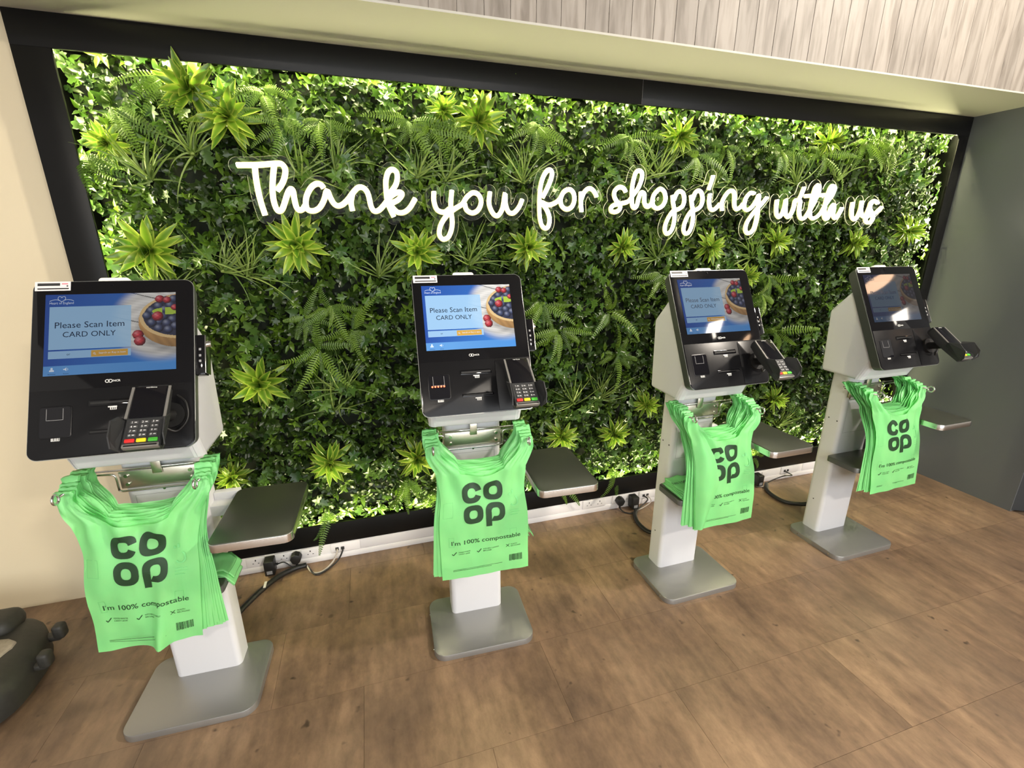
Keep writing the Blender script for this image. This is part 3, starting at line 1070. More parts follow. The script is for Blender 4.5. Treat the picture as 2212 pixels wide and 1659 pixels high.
# pole light above the panel and side reader
prism('status_lamp', rrect(0.074, 0.036, 0.009, 5, -0.012, 0.237), -0.034, -0.012, 'lamp_white', dp, 0.003)
rd = box('side_reader', 0.186, 0.214, -0.040, 0.076, -0.034, -0.006, 'gloss_black', dp, 0.003)
for yy in (-0.004, 0.012, 0.030):
    box('indicator', 0.198, 0.204, yy, yy + 0.007, -0.0065, -0.0052, 'print_grey', dp, 0.0006)
box('reader_bracket', 0.2135, 0.2165, -0.036, 0.074, -0.040, -0.004, 'chrome', dp, 0.001)
cyl('thumb_screw', (0.216, 0.052, -0.022), (0.226, 0.052, -0.022), 0.010, 'chrome', dp, 12)

# card terminal on a swivel
MT = MP @ Matrix.Translation((0.121, -0.160, 0.098)) @ Matrix.Rotation(R(4), 4, 'Y') @ Matrix.Rotation(R(-25), 4, 'X')
bm = bmesh.new()
secs = [(-0.088, 0.041, -0.020, 0.004), (-0.03, 0.041, -0.026, 0.006), (0.02, 0.041, -0.030, 0.010), (0.080, 0.039, -0.026, 0.010), (0.088, 0.034, -0.022, 0.006)]
ringv = []
for (y, w, z0, z1) in secs:
    ringv.append([bm.verts.new(p) for p in ((-w * 0.85, y, z0), (w * 0.85, y, z0), (w, y, z0 * 0.4), (w, y, z1 - 0.003), (w - 0.003, y, z1), (-w + 0.003, y, z1), (-w, y, z1 - 0.003), (-w, y, z0 * 0.4))])
for i in range(len(ringv) - 1):
    for k in range(8):
        bm.faces.new((ringv[i][k], ringv[i][(k + 1) % 8], ringv[i + 1][(k + 1) % 8], ringv[i + 1][k]))
bm.faces.new(ringv[0][::-1])
bm.faces.new(ringv[-1])
bmesh.ops.recalc_face_normals(bm, faces=bm.faces[:])
tm = add('card_terminal', from_bm('card_terminal', bm, 'terminal_plastic', True, 30), kiosk)
tm.matrix_basis = MT
prism('terminal_screen', rrect(0.070, 0.094, 0.003, 3, 0, 0.036), 0.009, 0.0112, 'dark_glass', tm, 0.0008)
for sx in (-1, 1):
    prism('side_trim', [(sx * 0.0405 - 0.0028, -0.012), (sx * 0.0405 + 0.0028, -0.012), (sx * 0.0395 + 0.0028, 0.082), (sx * 0.0395 - 0.0028, 0.082)], 0.0085, 0.0115, 'terminal_trim', tm)
f = Flat()
co, fa = text_geo('verifone', 0.024, None, 0, 0.0795)
f.put(co, fa, 0, 0.0116)
f.build('terminal_lettering', ['print_white'], tm)
for r_ in range(4):
    for c_ in range(3):
        kx, ky = -0.022 + c_ * 0.022, -0.022 - r_ * 0.0122
        kk = prism('key', rrect(0.018, 0.0088, 0.002, 2, kx, ky), 0.004, 0.0075, 'key_grey', tm, 0.001)
        g = Flat()
        co, fa = text_geo('123456789*0#'[r_ * 3 + c_], None, 0.0055, kx - 0.004, ky)
        g.put(co, fa, 0, 0.0078)
        g.rect(kx + 0.001, ky - 0.001, kx + 0.006, ky + 0.001, 0, 0.0078)
        g.build('key_legend', ['key_white'], tm)
for c_, kc in enumerate(('key_red', 'key_yellow', 'key_green')):
    prism('key', rrect(0.020, 0.0095, 0.002, 2, -0.024 + c_ * 0.024, -0.0730), 0.004, 0.008, kc, tm, 0.001)
prism('card_reader_lip', rrect(0.076, 0.010, 0.002, 2, 0, -0.0865), -0.006, 0.006, 'terminal_trim', tm, 0.001)
prism('card_mouth', rrect(0.068, 0.0035, 0.001, 2, 0, -0.0865), 0.0055, 0.0064, 'deep_black', tm)
# privacy shield: side walls rising beside the keys, joined by a back hood
for sx in (-1, 1):
    pr = [(-0.096, -0.006), (-0.096, 0.016), (-0.076, 0.038), (-0.036, 0.044), (-0.008, 0.016), (-0.008, -0.004)]
    bm = bmesh.new()
    A_ = [bm.verts.new((sx * (0.0415 if z < 0.01 else 0.053), y, z)) for y, z in pr]
    B_ = [bm.verts.new((sx * (0.0445 if z < 0.01 else 0.056), y, z)) for y, z in pr]
    bm.faces.new(A_)
    bm.faces.new(B_[::-1])
    for i in range(6):
        bm.faces.new((A_[i], A_[(i + 1) % 6], B_[(i + 1) % 6], B_[i]))
    bmesh.ops.recalc_face_normals(bm, faces=bm.faces[:])
    add('privacy_shield', from_bm('privacy_shield', bm, 'terminal_plastic'), tm)
Mi = MT.inverted() @ MP
pb = Mi @ Vector((0.135, -0.150, 0.006))
arm = cyl('mount_arm', pb, (0, 0.01, -0.026), 0.016, 'rubber_black', tm, 14)
cyl('swivel_base', (0.135, -0.150, 0.0), (0.135, -0.150, 0.012), 0.034, 'rubber_black', dp, 24)
tube('security_cord', [Mi @ Vector(p) for p in ((0.150, -0.095, 0.008), (0.172, -0.120, 0.012), (0.176, -0.165, 0.014), (0.150, -0.195, 0.012), (0.128, -0.185, 0.03))], 0.003, 'rubber_black', tm, 8, 6)

# side shelf on the right with its white bracket
sh = prism('side_shelf', rrect(0.225, 0.328, 0.026, 8, 0.2945, -0.0615), 0.6800, 0.7055, 'brushed_edge', kiosk, 0.001)
prism('shelf_surface', rrect(0.222, 0.325, 0.025, 8, 0.2945, -0.0615), 0.7050, 0.7075, 'shelf_top', sh, 0.0012)
br_ = box('shelf_bracket', 0.100, 0.300, 0.050, 0.120, 0.640, 0.6795, 'white_metal', kiosk, 0.004)
box('bracket_plate', 0.106, 0.185, 0.094, 0.122, 0.640, 0.705, 'white_metal', br_, 0.003)
# low front shelf
fs = prism('front_shelf', rrect(0.320, 0.160, 0.020, 6, 0, -0.0460), 0.4640, 0.4870, 'panel_side', kiosk, 0.001)
prism('shelf_surface', rrect(0.316, 0.156, 0.019, 6, 0, -0.0460), 0.4865, 0.4885, 'shelf_top', fs, 0.001)
# bag rack
rk = box('bag_rack', -0.106, 0.106, 0.022, 0.0335, 0.793, 0.850, 'zinc_plate', kiosk, 0.002)
for bx_ in (-0.086, 0.086):
    for bz in (0.808, 0.836):
        cyl('bolt', (bx_, 0.023, bz), (bx_, 0.0165, bz), 0.0055, 'chrome', rk, 8)
box('hook_tab', -0.013, 0.013, 0.014, 0.019, 0.838, 0.882, 'zinc_plate', rk, 0.001)
AX, AY, AZ = 0.163, -0.140, 0.866


def ang(pts, r=0.012, n=5):
    out = [Vector(pts[0])]
    for i in range(1, len(pts) - 1):
        p0, p1, p2 = Vector(pts[i - 1]), Vector(pts[i]), Vector(pts[i + 1])
        a_, b2 = p1 + (p0 - p1).normalized() * r, p1 + (p2 - p1).normalized() * r
        for k in range(n + 1):
            t = k / n
            out.append(a_ * (1 - t) ** 2 + p1 * 2 * t * (1 - t) + b2 * t * t)
    out.append(Vector(pts[-1]))
    return out


wy = 0.016
for sx in (-1, 1):
    loop = [(sx * AX, AY, AZ)]
    tube('wire_arm', ang([(sx * 0.110, wy, 0.792), (sx * 0.110, wy, 0.846), (sx * AX, wy, 0.850), (sx * AX, AY, AZ)]), 0.0032, 'chrome', rk, 8)
    ring = [(sx * AX, AY - 0.013 + 0.013 * math.cos(a), AZ + 0.013 * math.sin(a)) for a in [2 * math.pi * i / 16 for i in range(17)]]
    tube('end_loop', ring, 0.0034, 'chrome', rk, 8)
tube('wire_rail', [(-0.110, wy, 0.792), (-0.100, wy, 0.788), (0.100, wy, 0.788), (0.110, wy, 0.792)], 0.0032, 'chrome', rk, 8)
tube('wire_rail', [(-AX, wy + 0.003, 0.858), (AX, wy + 0.003, 0.858)], 0.0032, 'chrome', rk, 8)


def copy_tree(o, parent=None):
    c = o.copy()
    C.objects.link(c)
    c.parent = parent
    for ch in o.children:
        copy_tree(ch, c)
    return c


KX = [-0.674, 0.325, 1.323, 2.308]
KY = [-0.605, -0.600, -0.598, -0.596]
KR = [R(-2.0), R(-2.4), R(0.5), R(0.8)]
BRIGHT = [0.42, 0.95, 0.38, 0.07]  # viewing-angle dimming put into each screen's own glow
klabels = ['self-checkout kiosk nearest the beige wall, leftmost of the four',
           'self-checkout kiosk with the brightest screen and red scanner lights, second from the left',
           'self-checkout kiosk with a folded bag on its low shelf, third from the left',
           'self-checkout kiosk nearest the grey wall with the dimmest screen, rightmost']
kiosks = [kiosk] + [copy_tree(kiosk) for _ in range(3)]
for i, k in enumerate(kiosks):
    k.location = (KX[i], KY[i], 0)
    k.rotation_euler = (0, 0, KR[i])
    tag(k, klabels[i], 'kiosk', 'self-checkout kiosks in front of the green wall')
    for ch in k.children:
        if ch.name.startswith('display_panel'):
            for g in ch.children:
                if g.name.startswith('screen'):
                    g['brightness'] = BRIGHT[i]
            if i == 0:
                pass
            if i == 1:
                for q in range(5):
                    cyl('scanner_light', (-0.151 + q * 0.0095, -0.1425, 0.0030), (-0.151 + q * 0.0095, -0.1425, 0.0042), 0.0030, 'red_light', ch, 10)
# the leftmost head sits a touch forward on its column
for ch in kiosk.children:
    if ch.name.split('.')[0] in ('display_panel', 'card_terminal', 'head_housing'):
        ch.location = Vector(ch.location) + Vector((0.002, -0.022, 0.004))

# ------------------------------------------------------------------ carrier bags
BH, ZN, HW, NI = 0.512, 0.414, 0.160, 0.077
BZ0 = 0.356            # bottom of a hanging front bag above the floor


def bag_warp(P):
    """returns f(X, Z, face) -> kiosk-local position of a point of the flat bag, face -1 front / +1 back"""
    sd, yb = P.get('seed', 0), P['y']
    sh, wf, amp, dz, rot = P.get('shift', 0.0), P.get('wf', 1.0), P.get('amp', 0.004), P.get('dz', 0.0), P.get('rot', 0.0)
    crease, lean = P.get('crease', 0.0), P.get('lean', 0.0)

    def f(X, Z, face):
        s = max(0.0, (Z - ZN) / (BH - ZN))
        b = max(0.0, 1 - Z / ZN)
        sg = 1 if X > 0 else -1
        x = X * (wf + (1 - wf) * (1 - b) ** 2) + sh * b ** 0.9 + rot * (Z - ZN) * (1 if Z < ZN else 0)
        z = Z + dz * b - X * rot * b
        x -= sg * 0.012 * math.exp(-((Z - 0.33) / 0.07) ** 2) * (abs(X) / HW) ** 2 * (1 if abs(X) > 0.05 else 0)
        if s > 0:
            t = s * s * (3 - 2 * s)
            xa = sg * (AX + (abs(X) - 0.1185) * 0.50) + P.get('hx', 0.0)
            x = x * (1 - t) + xa * t + sg * 0.010 * math.sin(math.pi * s)
            z = Z + P.get('hz', 0.0) * t + 0.004 * t * noise.noise((X * 60, sd * 5, 3.0))
        ed = max(0.0, 1 - (abs(X) / HW) ** 4)
        th = 0.007 * ed * (0.4 + 0.6 * min(1.0, Z / 0.06)) * (1 - 0.5 * s)
        w = noise.noise((X * 11 + sd * 3.1, Z * 7, sd * 1.7)) * amp
        w += noise.noise((X * 26 + sd, Z * 16 + 5, sd * 2.7)) * amp * 0.35
        w += (abs(noise.noise((X * 9 + Z * 6 + sd, Z * 5 - X * 7, sd * 0.7))) - 0.25) * amp * 0.9
        for hx in (-0.124, 0.124):
            dx, dzz = X - hx, BH - Z
            dd = math.hypot(dx, dzz)
            w += math.sin(math.atan2(dx, dzz + 0.02) * 15 + sd + hx * 30) * amp * 0.9 * math.exp(-((dd - 0.13) / 0.11) ** 2)
        if s > 0:
            w += math.sin(X * 210 + sd * 2) * 0.0045 * math.sin(math.pi * min(1, s + 0.15))
        if crease:
            w -= crease * math.exp(-((X - 0.035 - 0.1 * Z) / 0.028) ** 2) * max(0.0, 1 - Z / 0.30)
            x += 0.25 * crease * math.tanh((0.035 - X) / 0.03) * max(0.0, 1 - Z / 0.30)
        bb = min(1.0, b * 2.2)
        bb = bb * bb * (3 - 2 * bb)
        bb = 0.55 * (1 - s) ** 0.8 + 0.45 * bb if s > 0 else 0.55 + 0.45 * bb
        y = yb + (P['yf'] - yb) * bb + face * th * (1 - 0.6 * bb * P.get('thin', 0.0)) + w * (1 - 0.75 * P.get('thin', 0.0) * bb)
        return (x, y, z)
    return f


def bag_mesh(P, nx, nz):
    f = bag_warp(P)
    xs = sorted(set([round(x, 5) for x in np.linspace(-HW, -NI, max(4, nx // 4))] + [round(x, 5) for x in np.linspace(-NI, NI, nx // 2 + 1)] + [round(x, 5) for x in np.linspace(NI, HW, max(4, nx // 4))]))
    n1 = int(nz * 0.76)
    zs = list(np.linspace(0, ZN, n1)) + list(np.linspace(ZN, BH, nz - n1 + 1))[1:]
    v, fc = [], []
    for face in (-1, 1):
        idx = {}
        for j, z in enumerate(zs):
            for i, x in enumerate(xs):
                if z > ZN + 1e-6 and abs(x) < NI - 1e-6:
                    continue
                zz = z
                if abs(x) < NI and z > ZN - 0.03:      # sagging mouth
                    zz = z - 0.012 * (z - (ZN - 0.03)) / 0.03 * (1 - (x / NI) ** 2) * (1.6 if face < 0 else 0.6)
                p = f(x, zz, face)
                if z >= BH - 1e-6:
                    p = (p[0], P['y'] + face * 0.006, p[2] + 0.002)
                idx[i, j] = len(v)
                v.append(p)
        for j in range(len(zs) - 1):
            for i in range(len(xs) - 1):
                q = [(i, j), (i + 1, j), (i + 1, j + 1), (i, j + 1)]
                if all(k in idx for k in q):
                    t = [idx[k] for k in q]
                    fc.append(tuple(t if face < 0 else t[::-1]))
        if face < 0:
            top = [(i, idx[i, len(zs) - 1]) for i in range(len(xs)) if (i, len(zs) - 1) in idx]
        else:
            tb_ = {i: idx[i, len(zs) - 1] for i in range(len(xs)) if (i, len(zs) - 1) in idx}
            for (i0, a), (i1, b) in zip(top, top[1:]):
                if i1 == i0 + 1 and not (xs[i0] < 0 < xs[i1]) and abs(xs[i0]) >= NI - 1e-6 and abs(xs[i1]) >= NI - 1e-6 and xs[i0] * xs[i1] > 0:
                    fc.append((a, b, tb_[i1], tb_[i0]))
    return mesh_of('carrier_bag', v, fc, 'bag_film', True)


def sup(cx, cy, rx, ry, a, e=2.7):
    c, s_ = math.cos(a), math.sin(a)
    return (cx + rx * math.copysign(abs(c) ** (2 / e), c), cy + ry * math.copysign(abs(s_) ** (2 / e), s_))


def ring_letter(fl_, cx, cy, rx, ry, ix, iy, a0, a1, mi=0, n=44, k=4):
    P = []
    for j in range(k + 1):
        t = j / k
        for i in range(n + 1):
            a = R(a0 + (a1 - a0) * i / n)
            o_, i_ = sup(cx, cy, rx, ry, a), sup(cx, cy, ix, iy, a, 2.5)
            P.append((i_[0] * (1 - t) + o_[0] * t, i_[1] * (1 - t) + o_[1] * t))
    F = [(j * (n + 1) + i, j * (n + 1) + i + 1, (j + 1) * (n + 1) + i + 1, (j + 1) * (n + 1) + i) for j in range(k) for i in range(n)]
    fl_.put(P, F, mi)


def make_print(full=True):
    parts = {}

    def new(n):
        parts[n] = Flat()
        return parts[n]
    p = new('print_logo')
    rx, ry, ix, iy = 0.0350, 0.0355, 0.0150, 0.0165
    ring_letter(p, -0.0425, 0.3375, rx, ry, ix, iy, 9, 340)
    ring_letter(p, 0.0345, 0.3380, rx, ry, ix, iy, 0, 360)
    ring_letter(p, -0.0390, 0.2575, rx, ry, ix, iy, 0, 360)
    ring_letter(p, 0.0400, 0.2575, rx, ry, ix, iy, -112, 180)
    gx = np.linspace(0.0050, 0.0255, 4)
    gz = np.linspace(0.2040, 0.2575, 8)
    V = [(float(a), float(b)) for b in gz for a in gx]
    p.put(V, [(j * 4 + i, j * 4 + i + 1, j * 4 + i + 5, j * 4 + i + 4) for j in range(7) for i in range(3)])
    p = new('print_slogan')
    co, fa = text_geo("I'm 100% compostable", 0.250, 0.0225, 0.004, 0.1485, bold=0.004)
    p.put(co, fa)
    p = new('print_advice')
    for cx in (-0.113, -0.024):
        ribbon_pts = [(cx - 0.008, 0.107), (cx - 0.003, 0.1015), (cx + 0.008, 0.1145)]
        for (a, b) in zip(ribbon_pts, ribbon_pts[1:]):
            d_ = Vector((b[0] - a[0], b[1] - a[1])).normalized() * 0.0013
            p.poly([(a[0] - d_.y, a[1] + d_.x), (a[0] + d_.y, a[1] - d_.x), (b[0] + d_.y, b[1] - d_.x), (b[0] - d_.y, b[1] + d_.x)])
    for s in (-1, 1):
        p.poly([(0.0815 - s * 0.006 - 0.0012, 0.103), (0.0815 - s * 0.006 + 0.0012, 0.103), (0.0815 + s * 0.006 + 0.0012, 0.115), (0.0815 + s * 0.006 - 0.0012, 0.115)])
    for tx_, w, x, z in (('FOOD WASTE', 0.042, -0.098, 0.1125), ('CADDY LINER', 0.040, -0.098, 0.1045), ('KITCHEN COMPOST', 0.058, -0.009, 0.1125), ('BIN LINER', 0.030, -0.009, 0.1045), ('PLASTIC', 0.024, 0.093, 0.1125), ('RECYCLING', 0.036, 0.093, 0.1045)):
        co, fa = text_geo(tx_, w, None, x, z, 'L')
        p.put(co, fa, 1)
    p = new('print_barcode')
    x = 0.087
    rs = random.Random(4)
    while x < 0.134:
        w = rs.choice((0.0008, 0.0012, 0.002))
        p.rect(x, 0.040 + rs.choice((0, 0, 0.002)), x + w, 0.068)
        x += w + rs.choice((0.0008, 0.0012, 0.0016))
    p = new('print_small_lines')
    p.rect(-0.121, 0.0390, 0.060, 0.0402, 1)
    p.rect(-0.121, 0.0345, 0.020, 0.0357, 1)
    p = new('print_on_back')
    # the back print showing faintly through the film
    for (x0, z0, x1, z1) in ((-0.148, 0.255, -0.112, 0.310), (-0.130, 0.135, -0.112, 0.175), (0.090, 0.150, 0.115, 0.180)):
        t = 0.0008
        p.rect(x0, z0, x1, z0 + t, 2)
        p.rect(x0, z1 - t, x1, z1, 2)
        p.rect(x0, z0, x0 + t, z1, 2)
        p.rect(x1 - t, z0, x1, z1, 2)
    ring_letter(p, 0.112, 0.288, 0.016, 0.019, 0.011, 0.015, -150, 70, 2, 16, 1)
    ring_letter(p, 0.096, 0.318, 0.005, 0.004, 0.0, 0.0, 0, 360, 2, 10, 1)
    ring_letter(p, 0.108, 0.324, 0.004, 0.007, 0.0, 0.0, 0, 360, 2, 10, 1)
    for zz, w in ((0.252, 0.034), (0.244, 0.034), (0.234, 0.028)):
        p.rect(0.094, zz, 0.094 + w, zz + 0.002, 2)
    return parts


PRINT = make_print()


def hang_bag(ki, P, nx, nz, label, printed=False, flap=None):
    k = kiosks[ki]
    me = bag_mesh(P, nx, nz)
    o = add('carrier_bag', me)
    o.matrix_basis = Matrix.Translation(k.location) @ Matrix.Rotation(k.rotation_euler.z, 4, 'Z') @ Matrix.Translation((0, 0, BZ0 + P.get('up', 0.0)))
    tag(o, label, 'bag', 'green bags hanging on the kiosk racks')
    f = bag_warp(P)
    if printed:
        for pn, pf in PRINT.items():
            V = []
            for (X, Z, _) in pf.v:
                a = f(X, Z, -1)
                V.append((a[0], a[1] - 0.0016, a[2]))
            add(pn, mesh_of(pn, V, pf.f, ['bag_ink', 'bag_ink', 'bag_ink_faint'], False, pf.m), o)
    if flap:
        nu, nv = 10, 26
        V, F = [], []
        for j in range(nv + 1):
            z = 0.01 + (0.50 - 0.01) * j / nv
            xe = np.interp(z, [0.01, 0.10, 0.22, 0.27, 0.36, 0.43, 0.50], flap)
            for i in range(nu + 1):
                t = i / nu
                xx = -0.158 + (xe + 0.158) * t
                a = f(-0.158, z, -1)
                b = f(min(xx, -0.02), min(z, ZN), -1)
                V.append((a[0] + (xx + 0.158), min(a[1], b[1]) - 0.004 - 0.022 * math.sin(math.pi * t ** 0.8) * (0.5 + 0.5 * math.sin(z * 9)), a[2]))
        for j in range(nv):
            for i in range(nu):
                q = j * (nu + 1) + i
                F.append((q, q + 1, q + nu + 2, q + nu + 1))
        add('folded_side', mesh_of('folded_side', V, F, 'bag_film', True), o)
    return o


fronts = [
    dict(P=dict(seed=1.3, y=-0.118, shift=-0.030, wf=0.90, amp=0.008, dz=-0.004, rot=0.03, crease=0.035, lean=-0.02), label='crumpled green printed carrier bag, foremost on the leftmost kiosk'),
    dict(P=dict(seed=4.1, y=-0.122, shift=0.006, wf=1.0, amp=0.0050, lean=0.0), label='flat green printed carrier bag, foremost on the second kiosk'),
    dict(P=dict(seed=7.7, y=-0.118, shift=0.055, wf=0.95, amp=0.006, lean=0.0), flap=[-0.115, -0.085, -0.045, -0.05, -0.075, -0.095, -0.12], label='green printed carrier bag with its left side folded over, foremost on the third kiosk'),
    dict(P=dict(seed=9.4, y=-0.115, shift=0.075, wf=0.98, amp=0.005, lean=0.01, rot=-0.02), label='green printed carrier bag hanging askew, foremost on the rightmost kiosk'),
]
where = ['leftmost kiosk', 'second kiosk', 'third kiosk', 'rightmost kiosk']
for ki, fr_ in enumerate(fronts):
    fr_['P']['yf'] = -0.152
    hang_bag(ki, fr_['P'], 44, 56, fr_['label'], True, fr_.get('flap'))
    rs = random.Random(20 + ki)
    for j in range(1, 9):
        P = dict(fr_['P'])
        P['seed'] = 10.0 * ki + j * 1.37
        P['y'] = fr_['P']['y'] + 0.0155 * j
        P['yf'] = -0.1475 + 0.0022 * j
        P['thin'] = 1.0
        P['crease'] = fr_['P'].get('crease', 0) * (0.4 if j < 3 else 0)
        if ki in (2, 3):
            P['shift'] = fr_['P']['shift'] * (1 - 0.05 * j) - 0.004 * j + rs.uniform(-0.006, 0.006)
        else:
            P['shift'] = fr_['P']['shift'] - (0.009 if ki == 1 else -0.004) * min(j, 3) * (1 if ki == 1 else -1) + rs.uniform(-0.004, 0.004)
        if ki == 0:
            P['shift'] = fr_['P']['shift'] + 0.0075 * j
        P['up'] = 0.005 * min(j, 3) + rs.uniform(0, 0.004)
        P['dz'] = rs.uniform(-0.006, 0.010)
        P['amp'] = fr_['P']['amp'] + 0.002
        P['hx'] = rs.uniform(-0.007, 0.007)
        P['hz'] = rs.uniform(-0.005, 0.006)
        hang_bag(ki, P, 24, 34, 'green carrier bag hanging %s from the front on the %s' % (('second', 'third', 'fourth', 'fifth', 'sixth', 'seventh', 'eighth', 'ninth')[j - 1], where[ki]))


def bag_pile(ki, x0, x1, y0, y1, layers, droop_at, label, txt=False):
    k = kiosks[ki]
    o = empty('bag_stack')
    o.matrix_basis = Matrix.Translation(k.location) @ Matrix.Rotation(k.rotation_euler.z, 4, 'Z') @ Matrix.Translation(((x0 + x1) / 2, (y0 + y1) / 2, 0.4888))
    tag(o, label, 'bags', 'folded bags on the low shelves')
    rs = random.Random(ki + 50)
    cx, cy = (x0 + x1) / 2, (y0 + y1) / 2

    def zf(x, y, l, sd):
        z = 0.0012 + l * 0.0075 + 0.004 * l * max(0.0, noise.noise((x * 22 + sd, y * 22, sd)))
        ex = max(0.0, abs(x) - droop_at)
        return z - ex * 1.35 - ex * ex * 3 if ex > 0 and l >= 0 else z
    for l in range(layers):
        sd = l * 2.3 + ki
        nx, ny = 22, 14
        ox, oy = rs.uniform(-0.012, 0.012), rs.uniform(-0.01, 0.01)
        V, F = [], []
        for j in range(ny + 1):
            for i in range(nx + 1):
                x = x0 + (x1 - x0) * i / nx + ox
                y = y0 + (y1 - y0) * j / ny + oy + 0.006 * noise.noise((x * 15, sd, 1))
                V.append((x - cx, y - cy, zf(x, y, l, sd)))
        n0 = len(V)
        for q in list(V):
            V.append((q[0], q[1], q[2] + 0.0045))
        for j in range(ny):
            for i in range(nx):
                q = j * (nx + 1) + i
                F.append((q, q + nx + 1, q + nx + 2, q + 1))
                F.append((n0 + q, n0 + q + 1, n0 + q + nx + 2, n0 + q + nx + 1))
        rim = [i for i in range(nx + 1)] + [j * (nx + 1) + nx for j in range(1, ny + 1)] + [ny * (nx + 1) + i for i in range(nx - 1, -1, -1)] + [j * (nx + 1) for j in range(ny - 1, 0, -1)]
        for a, b in zip(rim, rim[1:] + rim[:1]):
            F.append((a, b, n0 + b, n0 + a))
        add('folded_bag', mesh_of('folded_bag', V, F, 'bag_film', True), o)
    if txt:
        co, fa = text_geo("I'm 100%", 0.085, 0.020, 0, 0, bold=0.012)
        V = []
        for c in co:
            x, y = x0 + 0.052 + c[0], y0 + 0.070 + c[1]
            V.append((x - cx, y - cy, zf(x, y, layers - 1, (layers - 1) * 2.3 + ki) + 0.0085))
        add('print', mesh_of('print', V, fa, 'bag_ink'), o)
    return o


bag_pile(0, -0.10, 0.176, -0.070, 0.020, 4, 0.150, 'drooping pile of folded green bags on the low shelf of the leftmost kiosk')
bag_pile(1, -0.10, 0.186, -0.118, 0.010, 4, 0.158, 'folded green bags drooping off the low shelf of the second kiosk')
bag_pile(2, -0.158, 0.13, -0.118, 0.010, 5, 0.20, 'folded green printed bags lying on the low shelf of the third kiosk', True)

